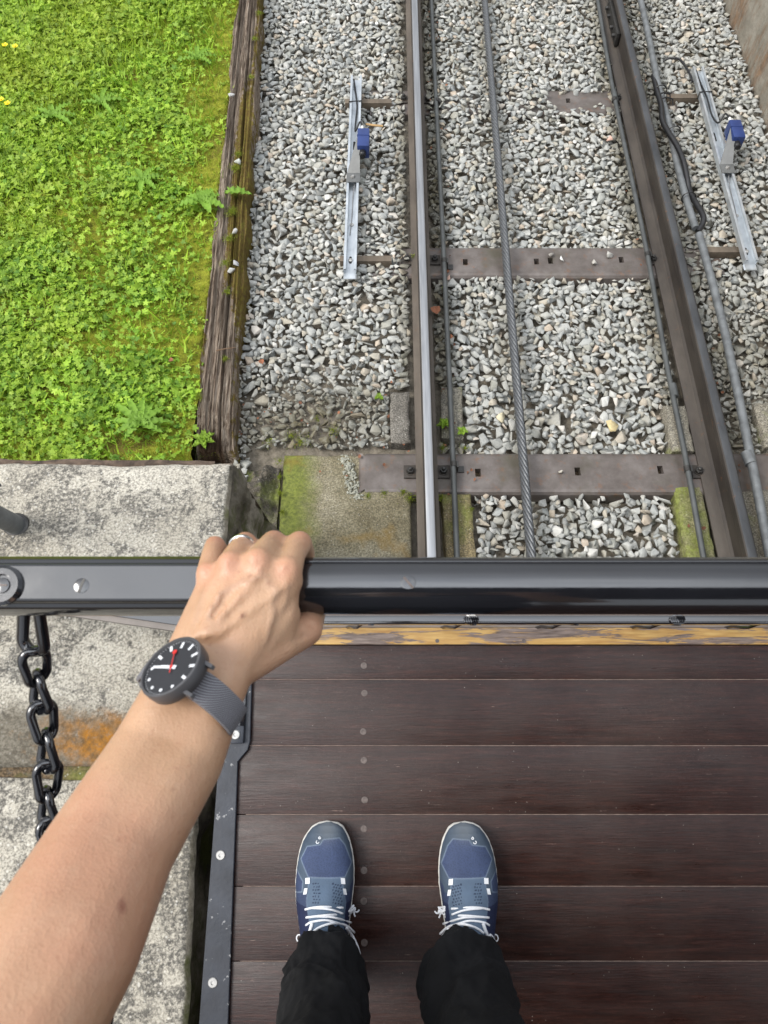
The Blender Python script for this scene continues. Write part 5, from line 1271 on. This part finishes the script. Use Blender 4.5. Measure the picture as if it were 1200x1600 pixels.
for nm, arr in (('red', red), ('mole', mole), ('vein', vein_)): a = body.data.attributes.new(nm, 'FLOAT', 'POINT'); a.data.foreach_set('value', arr.astype(np.float32))
# shirt
SB = bmesh.new()
addb(SB, hullspheres([(HP+(-.09, 0, -.02), .112), (HP+(.09, 0, -.02), .112), ((-.06, -.46, 1.12), .112), ((.10, -.46, 1.12), .112)]))
addb(SB, hullspheres([((-.06, -.46, 1.12), .112), ((.10, -.46, 1.12), .112), ((-.10, -.45, 1.32), .11), ((.14, -.45, 1.32), .11)]))
addb(SB, hullspheres([((-.13, -.44, 1.365), .072), ((.17, -.44, 1.365), .072), ((.02, -.45, 1.40), .072)]))
cap(SB, SH, .065, (SH*.55+EL*.45), .058); cap(SB, SR, .065, (SR*.55+RE*.45), .058); cap(SB, SH, .065, (-.1, -.44, 1.36), .07); cap(SB, SR, .065, (.14, -.44, 1.36), .07)
voxel('t_shirt', SB, .008, 4, m_simple('dark_grey_shirt_cloth', (.05, .05, .055), .9), person); SB.free()
HB = bmesh.new(); addb(HB, hullspheres([((.02, -.42, 1.675), .092), ((.02, -.44, 1.60), .075), ((.02, -.375, 1.70), .062)])); voxel('hair', HB, .006, 3, m_simple('dark_brown_hair', (.03, .018, .012), .6), person); HB.free()

# trousers: tubes with folds
def trouser(k, name='trouser_leg'):
    # centre line of the cloth tube, from hem upward
    if k < 0: C_ = [(-.100, -.424, .052), (-.099, -.429, .10), (-.096, -.437, .17), (-.090, -.440, .27), (-.086, -.440, .38), (-.085, -.447, .52), (-.066, -.463, .90)]
    else: C_ = [(.150, -.424, .052), (.146, -.429, .10), (.134, -.437, .17), (.130, -.440, .27), (.128, -.440, .38), (.126, -.447, .52), (.104, -.463, .90)]
    RX = [.046, .050, .070, .066, .063, .072, .100]; RY_ = [.058, .060, .064, .062, .062, .070, .098]
    Z = np.array([c_[2] for c_ in C_]); nz, na = 260, 120
    V_ = []; zs = np.r_[np.linspace(Z[0], .5, 220), np.linspace(.505, .9, 40)]
    A_ = np.linspace(0, 2*PI, na, endpoint=False)
    for i, z in enumerate(zs):
        cx, cy = np.interp(z, Z, [c_[0] for c_ in C_]), np.interp(z, Z, [c_[1] for c_ in C_]); rx, ry = np.interp(z, Z, RX), np.interp(z, Z, RY_)
        zz = np.full(na, z)
        ca, sa = np.cos(A_), np.sin(A_)
        fo = (1-np.clip((z-.12)/.45, 0, 1))
        side = k
        # diagonal break folds above the hem
        ph = z*38+3.2*np.cos(A_-PI/2+1.1*side)+.8*vnoise(ca*2+5, sa*2+5, z*14, 3+k)
        f1 = np.sin(ph)*np.clip((z-.085)/.03, 0, 1)*.0045*fo*(.3+1.4*vnoise(ca*1.5+3, sa*1.5, z*7, 9+k))
        f2 = (fbm(ca*1.6+9, sa*1.6+9, z*9+k*4, 4, 20+k)-.5)*.032*(.5+.5*fo)
        crease = .006*np.exp(-((A_-PI*1.5)/.15)**2) if 0 else 0
        bul = .012*np.exp(-((z-.145)/.035)**2)*(.5+.5*np.cos(A_-(0 if side < 0 else PI))) - .010*np.exp(-((z-.105)/.012)**2)*(.6+.4*sa)
        rid = (1-np.abs(2*fbm(ca*1.3+zz*6*side+4, sa*1.3+2, z*8, 3, 60+k)-1)*2.2).clip(0, 1)**2*.0065*(.35+.65*fo)
        r_ = f1+f2+bul+rid-.004
        # hem dips toward the heel and rides up over the instep
        hem = np.clip(1-(z-Z[0])/.05, 0, 1); zz = zz+hem*(.036*np.clip(sa, 0, 1)**1.2-.028*np.clip(-sa, 0, 1))
        V_ += list(zip(cx+(rx+r_)*ca, cy+(ry+r_)*sa, zz))
    nz = len(zs); base = len(V_)
    F_ = [(i*na+q, i*na+(q+1) % na, (i+1)*na+(q+1) % na, (i+1)*na+q) for i in range(nz-1) for q in range(na)]
    V_ = np.array(V_); inner = V_[:na*12].copy(); cen = np.array([C_[0][0], C_[0][1], 0]); 
    inner[:, 0] = cen[0]+(inner[:, 0]-cen[0])*.93; inner[:, 1] = cen[1]+(inner[:, 1]-cen[1])*.93
    b = len(V_); V_ = np.concatenate([V_, inner])
    F_ += [(b+i*na+(q+1) % na, b+i*na+q, b+(i+1)*na+q, b+(i+1)*na+(q+1) % na) for i in range(11) for q in range(na)]
    F_ += [((q+1) % na, q, b+q, b+(q+1) % na) for q in range(na)]
    o = mesh(name, V_, F_, CLOTH, person, 180); o.location = poff; return o
tl = trouser(-1); trr = trouser(1)
TB = bmesh.new(); addb(TB, hullspheres([((-.064, -.463, .88), .103), ((.104, -.463, .88), .103), (HP+(-.07, 0, .03), .105), (HP+(.07, 0, .03), .105)])); voxel('trouser_waist', TB, .008, 4, CLOTH, person); TB.free()

# ------------------------------------------------------------------ shoes
SHOE = m_shoe(); SOLE = m_simple('off_white_sole', (.62, .61, .57), .6, 0, .1, 40, .2, .001); LACE = m_simple('white_lace', (.72, .74, .78), .7, 0, .08, 200, .3, .0006)
LOGO = m_simple('white_print', (.75, .77, .8), .6, 0, .03)
K = .000165
def inpoly(u_, v_, P):
    ins = np.zeros(u_.shape, bool); dmin = np.full(u_.shape, 9.); n = len(P)
    for i in range(n):
        (x0, y0), (x1, y1) = P[i], P[(i+1) % n]
        c_ = ((y0 > v_) != (y1 > v_)) & (u_ < (x1-x0)*(v_-y0)/((y1-y0) if abs(y1-y0) > 1e-9 else 1e-9)+x0); ins ^= c_
        dx, dy = x1-x0, y1-y0; t = np.clip(((u_-x0)*dx+(v_-y0)*dy)/(dx*dx+dy*dy+1e-12), 0, 1); dmin = np.minimum(dmin, np.hypot(u_-x0-t*dx, v_-y0-t*dy))
    return ins, dmin
LEN = .288
def shoe_loc(x, y):                                    # survey of the photographed left shoe -> (u across, v back from the toe)
    px, py = 440+x*.1437, 1270+y*.1437; z = .05
    for _ in range(7):
        p = flat(px, py, z); v = max(0, -(p[1]+.2135)); u = p[0]+.1035; l0, r0 = outline(v/LEN); c0 = (l0+r0)/2; hw0 = (r0-l0)/2
        q_ = min(1., abs(u-c0)/hw0); z = .02+(toph(v/LEN)-.02)*(1-q_**2.4)**.62
    return float(u), float(v)
def outline(t):           # left edge, right edge (local u) for a left shoe, medial = +u ; t 0 toe .. 1 heel
    T_ = [0, .012, .035, .07, .12, .19, .27, .36, .47, .60, .75, .87, .95, .985, 1]
    Lf = [-.004, -.019, -.030, -.0385, -.0465, -.0525, -.0560, -.0575, -.0560, -.0500, -.0420, -.0385, -.0320, -.0200, -.004]
    Rt = [.004, .0175, .0270, .0335, .0400, .0450, .0478, .0480, .0445, .0400, .0370, .0350, .0290, .0180, .004]
    return np.interp(t, T_, Lf), np.interp(t, T_, Rt)
def toph(t): return np.interp(t, [0, .02, .06, .12, .2, .3, .4, .5, .58, .66, .75, .88, .97, 1], [.026, .036, .046, .053, .060, .069, .080, .092, .101, .104, .100, .098, .094, .03])
def shoe(mx, cx, toeY, yaw, label):
    root_loc = (cx, toeY, 0)
    nt, na = 300, 110
    t = np.r_[np.linspace(0, .08, 40)**1., np.linspace(.0825, 1, nt-40)]
    th = np.linspace(0, PI, na)
    TT, TH = np.meshgrid(t, th, indexing='ij')
    l_, r_ = outline(TT); c0_ = (l_+r_)/2; hw_ = (r_-l_)/2
    H_ = toph(TT); z0 = .020
    ct, st_ = np.cos(TH), np.sin(TH)
    ex = np.interp(TT, [0, .3, .6, 1], [.75, .78, .95, .8])
    X = c0_+hw_*(1+.03*np.clip((TT-.12)/.1, 0, 1)*np.sin(2*np.minimum(TH, PI-TH))**2)*np.sign(-ct)*np.abs(ct)**.80*(1-.20*np.clip((TT-.35)/.25, 0, 1)*st_**1.5); Z = z0+(H_-z0)*st_**ex
    tongue = np.exp(-((X-(-.002))/.020)**4)*np.clip((TT-.34)/.05, 0, 1); Z = Z+.0025*tongue
    Vv = TT*LEN
    u_, v_ = X, Vv
    Y = -Vv
    def Z2(P): return [shoe_loc(x, y) for x, y in P]
    base = np.empty(X.shape+(3,)); steel = np.array((.055, .078, .112)); navy = np.array((.036, .052, .105)); dk = np.array((.012, .018, .052)); tong = np.array((.085, .125, .185))
    base[:] = steel; knit = np.zeros(X.shape)
    line = np.zeros(X.shape)
    mp = Z2([(215, 490), (280, 360), (420, 345), (455, 290), (630, 270), (690, 340), (765, 520), (690, 690), (290, 695)])
    i_, d_ = inpoly(u_, v_, mp); base[i_] = navy*1.15; knit[i_] = 1; line = np.maximum(line, np.exp(-(d_/.0009)**2))
    lq = Z2([(120, 560), (175, 600), (235, 740), (225, 850), (150, 830), (60, 800)]); i_, d_ = inpoly(u_, v_, lq); base[i_] = navy; knit[i_] = 1; line = np.maximum(line, np.exp(-(d_/.0009)**2)*(v_ > .05))
    rq = Z2([(900, 640), (820, 640), (745, 780), (740, 880), (900, 860)]); i_, d_ = inpoly(u_, v_, rq); base[i_] = navy*.9; knit[i_] = 1
    i_, d_ = inpoly(u_, v_, Z2([(300, 700), (660, 700), (700, 960), (660, 1500), (340, 1500), (270, 960)])); base[i_] = tong; line = np.maximum(line, .6*np.exp(-(d_/.0008)**2)*(v_ < .14))
    hl = (v_ > .112) & ~i_; sidek = hl & (v_ > .132-.2*(np.abs(u_+.003)-.03)); base[sidek] = dk
    hl2 = (v_ > .112) & (~i_) & ~sidek; base[hl2] = navy*.9; knit[hl2] = 1
    # perforations on the tongue
    for rr_ in range(7):
        for cc_ in range(5):
            for sgn, xo in ((-1, 400), (1, 560)):
                pu, pv = shoe_loc(xo+cc_*sgn*28+(rr_ % 2)*10, 770+rr_*34+cc_*6*(sgn > 0))
                if rr_*0+cc_ < (4 if sgn > 0 else 3): base[np.hypot(u_-pu, v_-pv) < .00135] = (.02, .03, .06)
    base = base*(1-.38*line[..., None])+np.array((.3, .38, .48))*.38*line[..., None]
    dust = np.exp(-(np.hypot(u_, v_-.008)/.02)**2); base = base*(1-.35*dust[..., None])+np.array((.3, .32, .33))*.35*dust[..., None]
    P = np.stack([mx*X.ravel(), Y.ravel(), Z.ravel()], 1); idx = np.arange(X.size).reshape(X.shape)
    Fq = np.stack([idx[:-1, :-1], idx[1:, :-1], idx[1:, 1:], idx[:-1, 1:]], -1).reshape(-1, 4)
    if mx > 0: Fq = Fq[:, ::-1]
    up_ = mesh('shoe', P, Fq.copy(), SHOE, person, 180, cols=base.reshape(-1, 3)); 
    a = up_.data.attributes.new('knit', 'FLOAT', 'POINT'); a.data.foreach_set('value', knit.ravel().astype(np.float32))
    up_.location = Vector(root_loc)+poff; up_.rotation_euler = (0, 0, yaw); tag(up_, label)
    def zs(u, v): 
        k = int(np.argmin((X-u)**2*1.0+(Vv-v)**2)); return float(Z.ravel()[k])
    # sole
    m = MB(); ts = np.linspace(0, 1, 90); ring = []
    for tt in ts: l0, r0 = outline(tt); ring.append((l0, tt*LEN))
    for tt in ts[::-1][1:-1]: l0, r0 = outline(tt); ring.append((r0, tt*LEN))
    n = len(ring); lay = [(0, .93), (.002, .985), (.010, 1.01), (.018, 1.022), (.024, 1.01), (.026, .95)]; Vs = []
    for z_, f in lay:
        for i, (a_, b_) in enumerate(ring):
            ca_ = 0; bl = 1+.012*abs(math.sin(b_*PI/.019))*(z_ < .02); cy = LEN/2
            Vs.append((mx*(a_*f*bl), -(cy+(b_-cy)*(1+(f*bl-1)*.45)), z_))
    Fs = [(i*n+q, i*n+(q+1) % n, (i+1)*n+(q+1) % n, (i+1)*n+q) for i in range(len(lay)-1) for q in range(n)]+[tuple(range(n))]
    so_ = fixn(mesh('sole', Vs, Fs, SOLE, up_, 60))
    # grey toe bumper
    # laces
    def zoom(P, lift=.0016):
        Q = []
        for x, y in P: u, v = shoe_loc(x, y); Q.append((mx*u, -v, zs(u, v)+lift))
        return curve_pts(Q, 6)
    def dens(P, n=8):
        Q = []
        for a_, b_ in zip(P[:-1], P[1:]):
            for k in range(n): Q.append((a_[0]+(b_[0]-a_[0])*k/n, a_[1]+(b_[1]-a_[1])*k/n))
        return Q+[P[-1]]
    m = MB()
    for P_, rr_ in (([(258, 1045), (350, 1025), (470, 1015), (672, 1022)], .0019), ([(335, 1030), (450, 1035), (560, 1050), (668, 1086)], .0017), ([(268, 1132), (380, 1118), (560, 1102), (738, 1110)], .0019), ([(330, 1125), (520, 1122), (640, 1150), (757, 1192)], .0018),
                    ([(266, 1218), (330, 1182), (480, 1160), (600, 1190), (700, 1222)], .0018), ([(330, 1300), (420, 1235), (560, 1195), (700, 1215), (792, 1300)], .002)):
        m.tube(zoom(P_), rr_, 8)
    m.tube(zoom([(335, 1190), (315, 1260), (290, 1330), (265, 1410)], .003), .0028, 8); m.tube(zoom([(700, 1235), (760, 1320), (815, 1430), (848, 1535)], .003), .0028, 8)
    # knotted bow on the medial side
    r3 = random.Random(5+mx)
    for q in range(7):
        P_ = [(772+r3.uniform(-38, 38), 1040+r3.uniform(-50, 50)) for _ in range(4)]; m.tube(zoom(P_, r3.uniform(.002, .007)), .0014, 6)
    m.tube(zoom([(775, 1060), (820, 1075), (845, 1050)], .003), .0014, 6); m.tube(zoom([(780, 1060), (790, 1100), (800, 1125)], .003), .0014, 6)
    m.tube(zoom([(215, 1385), (235, 1340), (262, 1320), (268, 1370)], .002), .0018, 6)
    m.build('laces', LACE, up_, 180)
    # eyelet tabs
    for (x, y, w2, h2, sk) in ((284, 733, 23, 32, 0), (264, 846, 17, 32, -8), (669, 733, 23, 32, 4), (688, 846, 17, 32, 8)):
        Q = [(x-w2+sk*-.4, y-h2), (x+w2-sk*.4, y-h2), (x+w2+sk, y+h2), (x-w2+sk, y+h2)]; Vt = []
        for l2 in (.0004, .0018):
            for a_, b_ in Q: u, v = shoe_loc(a_, b_); Vt.append((mx*u, -v, zs(u, v)+l2))
        fixn(mesh('eyelet_tab', Vt, [(3, 2, 1, 0), (4, 5, 6, 7), (0, 1, 5, 4), (1, 2, 6, 5), (2, 3, 7, 6), (3, 0, 4, 7)], LOGO, up_, 0))
    # printed mark on the toe and outer side: a hooked ring and an open arc
    m = MB()
    def stroke(cx_, cy_, P_, rot, sc, mi=1):
        ca_, sa_ = math.cos(rot), math.sin(rot); Q = []
        for a_, b_ in P_:
            a_ *= mi; x = cx_+(a_*ca_-b_*sa_)*sc; y = cy_+(a_*sa_+b_*ca_)*sc; u, v = shoe_loc(x, y); Q.append((mx*u, -v, zs(u, v)+.0006))
        return Q
    ring_ = [(math.cos(a_)*.7, math.sin(a_)*.7) for a_ in np.linspace(.3, 2*PI+.0, 16)]
    m.tube(stroke(415, 273, ring_+[(.75, -.9)], -.9, 15), .00085, 6); m.build('printed_mark', LOGO, up_, 180); m = MB(); m.tube(stroke(392, 316, [(math.cos(a_)*.8, math.sin(a_)*.8) for a_ in np.linspace(-2.2, 2.2, 12)], 2.2, 19), .00085, 6); m.build('printed_mark', LOGO, up_, 180); m = MB()
    m.tube(stroke(185, 1360, [(math.cos(a_)*.6, math.sin(a_)) for a_ in np.linspace(0, 2*PI, 16)], .1, 36), .0012, 6)
    m.build('printed_mark', LOGO, up_, 180)
    return up_
shoe(1, -.1035, -.2135, .0, 'left running shoe, blue with white laces'); shoe(-1, .1475, -.2145, .02, 'right running shoe, blue with white laces')

# ================================================================== wristwatch
wc = W(268, 1042, .497)
img = lambda r_, u_, t_: (CR*r_+CU*u_-CF*t_)
nW = img(-.50*.84, .80*.84, .58); nW /= np.linalg.norm(nW)
ax_arm = (WR-F1); ax_arm /= np.linalg.norm(ax_arm)
aW = ax_arm-nW*(ax_arm@nW); aW /= np.linalg.norm(aW)                  # across the strap, along the arm
cW = np.cross(aW, nW)                                                  # 12-6 direction (round the wrist)
if cW[0] < 0: cW = -cW
Rw = Matrix([[cW[i], (-aW if np.dot(np.cross(cW, -aW), nW) > 0 else aW)[i], nW[i]] for i in range(3)])
watch = empty('wristwatch', wc, Rw.to_euler(), label='round dark grey wristwatch with black dial and woven strap on the left wrist', cat='watch')
CASE = m_simple('matt_grey_case', (.085, .085, .09), .45, .2, .1, 60)
R0 = .0232
MB().lathe([(R0*.90, -.0105), (R0*.97, -.009), (R0, -.004), (R0, .0), (R0*.985, .0012), (R0*.92, .0015), (R0*.90, .0005), (R0*.895, -.0006)], (0, 0, 0), 64).build('case', CASE, watch, 40)
dial = MB().lathe([(R0*.893, -.002), (R0*.893, -.0005)], (0, 0, 0), 48).build('dial', m_simple('black_dial', (.03, .031, .035), .16, 0, .1), watch, 30)
# orientation of twelve on the dial, measured: the marks at upper right
px0 = img(.0, 1., 0.); loc = np.array([px0@cW, px0@np.array([Rw[i][1] for i in range(3)])]); up_a = math.atan2(loc[1], loc[0])
twelve = up_a-math.radians(48)
m = MB()
for k in range(12):
    a = twelve-k*PI/6; rr_ = R0*.74; c_ = (rr_*math.cos(a), rr_*math.sin(a))
    if k in (4, 5, 6, 7, 3): m.lathe([(.00115, 0), (.00115, .0003)], (c_[0], c_[1], -.0004), 12)
    else:
        l2, w2 = .0023, .0010
        Q = [(c_[0]+x*l2*math.cos(a)-y*w2*math.sin(a), c_[1]+x*l2*math.sin(a)+y*w2*math.cos(a)) for x, y in ((-1, -1), (1, -1), (1, 1), (-1, 1))]
        m.add([(*q, -.0003) for q in Q], [(0, 1, 2, 3)])
for k in range(60):
    a = twelve-k*PI/30; r1_, r2_ = R0*.845, R0*.875; w2 = .00016
    m.add([(r1_*math.cos(a)+w2*math.sin(a), r1_*math.sin(a)-w2*math.cos(a), -.0003), (r2_*math.cos(a)+w2*math.sin(a), r2_*math.sin(a)-w2*math.cos(a), -.0003), (r2_*math.cos(a)-w2*math.sin(a), r2_*math.sin(a)+w2*math.cos(a), -.0003), (r1_*math.cos(a)-w2*math.sin(a), r1_*math.sin(a)+w2*math.cos(a), -.0003)], [(0, 1, 2, 3)])
m.build('hour_marks', LOGO, dial, 0)
def hand(a, l, back, w2, z, mat, nm, disc=0):
    m = MB(); ca_, sa_ = math.cos(a), math.sin(a); Q = [(x*ca_-y*sa_, x*sa_+y*ca_) for x, y in ((-back, -w2), (l, -w2*.8), (l, w2*.8), (-back, w2))]
    m.add([(*q, z) for q in Q]+[(*q, z+.0002) for q in Q], [(3, 2, 1, 0), (4, 5, 6, 7), (0, 1, 5, 4), (1, 2, 6, 5), (2, 3, 7, 6), (3, 0, 4, 7)])
    if disc: m.lathe([(disc, 0), (disc, .0003)], (l*ca_, l*sa_, z), 20)
    m.lathe([(.0013, 0), (.0013, .0004)], (0, 0, z-.0001), 14); fixn(m.build(nm, mat, dial, 30))
def imdir(rx, uy): v = CR*rx+CU*uy; p_ = v-CF*0; 
def ang(rx, uy):                                     # direction on the dial that projects to an image direction
    A2 = np.array([[cW@CR, np.array([Rw[i][1] for i in range(3)])@CR], [cW@CU, np.array([Rw[i][1] for i in range(3)])@CU]]); q = np.linalg.solve(A2, [rx, uy]); return math.atan2(q[1], q[0])
RED = m_simple('red_hand', (.6, .03, .025), .4)
hand(ang(-1, -.13), .0165, .004, .0011, .0001, LOGO, 'minute_hand'); hand(ang(-.98, -.10), .0105, .004, .0013, -.0002, LOGO, 'hour_hand')
hand(ang(0, 1), .0118, .005, .00035, .0005, RED, 'second_hand', .0017)
MB().lathe([(.0026, 0), (.0028, .001), (.0028, .003), (.0022, .0035)], (0, 0, 0), 18)
cr = MB().lathe([(.0024, 0), (.0028, .0008), (.0028, .0036), (.0022, .0042)], (0, 0, -.004), 18, (math.cos(ang(-1, -.45)), math.sin(ang(-1, -.45)), 0)); Vc = np.array(cr.V)+np.array([math.cos(ang(-1, -.45)), math.sin(ang(-1, -.45)), 0])*R0*.97; cr.V = [tuple(v) for v in Vc]; cr.build('crown', CASE, watch)
# strap: closed band round the wrist (local x = round the wrist, local y = along the arm, z = out of the dial)
Wl = np.array(Rw.transposed() @ Vector(WR*.72+F1*.28*1.0-wc)) ; wcl = np.array([Wl[0], Wl[2]])
m = MB(); NS_ = 72; hwid = .0105
cxs, czs = wcl[0], wcl[1]; print('strap centre', cxs, czs, Wl)
rad = max(.0315, abs(czs)-.0075)
P_ = []
for k in range(NS_):
    a = 2*PI*k/NS_; sg = lambda q_, e_: math.copysign(abs(q_)**e_, q_); x_ = cxs+.0350*sg(math.cos(a), .85); z_ = czs+((-czs-.0068) if math.sin(a) > 0 else .031)*sg(math.sin(a), .75); P_.append((x_, z_))
Vs = []
for (x_, z_) in P_:
    dx_, dz_ = x_-cxs, z_-czs; L_ = math.hypot(dx_, dz_); dx_, dz_ = dx_/L_, dz_/L_
    for (o_, yy) in ((0, -hwid), (.0022, -hwid+.0006), (.0024, 0), (.0022, hwid-.0006), (0, hwid)): Vs.append((x_+dx_*o_, yy, z_+dz_*o_))
Fs = [(i*5+q, i*5+(q+1) % 5, ((i+1) % NS_)*5+(q+1) % 5, ((i+1) % NS_)*5+q) for i in range(NS_) for q in range(5)]
strap = fixn(mesh('strap', Vs, Fs, m_strap(), watch, 50))
# lugs
for sx in (-1, 1):
    for sy in (-1, 1):
        m = MB()
        m.add([(sx*R0*.80, sy*.0098, -.003), (sx*R0*.80, sy*.0122, -.003), (sx*(R0+.0012), sy*.0122, -.0075), (sx*(R0+.0012), sy*.0098, -.0075), (sx*R0*.80, sy*.0098, -.009), (sx*R0*.80, sy*.0122, -.009), (sx*(R0+.0012), sy*.0122, -.0105), (sx*(R0+.0012), sy*.0098, -.0105)], [(0, 1, 2, 3), (7, 6, 5, 4), (0, 4, 5, 1), (1, 5, 6, 2), (2, 6, 7, 3), (3, 7, 4, 0)])
        fixn(m.build('lug', CASE, watch, 30))

# ring on the ring finger
ra, rb = MC['r'], PP['r']; rc = ra*.22+rb*.78; rd = Vector(rb-ra).normalized()
q = rd.to_track_quat('Z', 'Y'); m = MB(); m.lathe([(.0100, -.0016), (.0108, -.0013), (.0110, 0), (.0108, .0013), (.0100, .0016)], (0, 0, 0), 40)
m.F = [f for f in m.F if len(f) == 4]
n5_ = 5; m.F += [((4)*40+k, 4*40+(k+1) % 40, (k+1) % 40, k) for k in range(40)]
o = m.build('finger_ring', m_simple('silver', (.8, .8, .8), .18, 1., .03), None, 60); o.location = tuple(rc); o.rotation_euler = q.to_euler(); fixn(o)
tag(o, 'plain silver band worn on the ring finger of the gripping hand', 'ring')
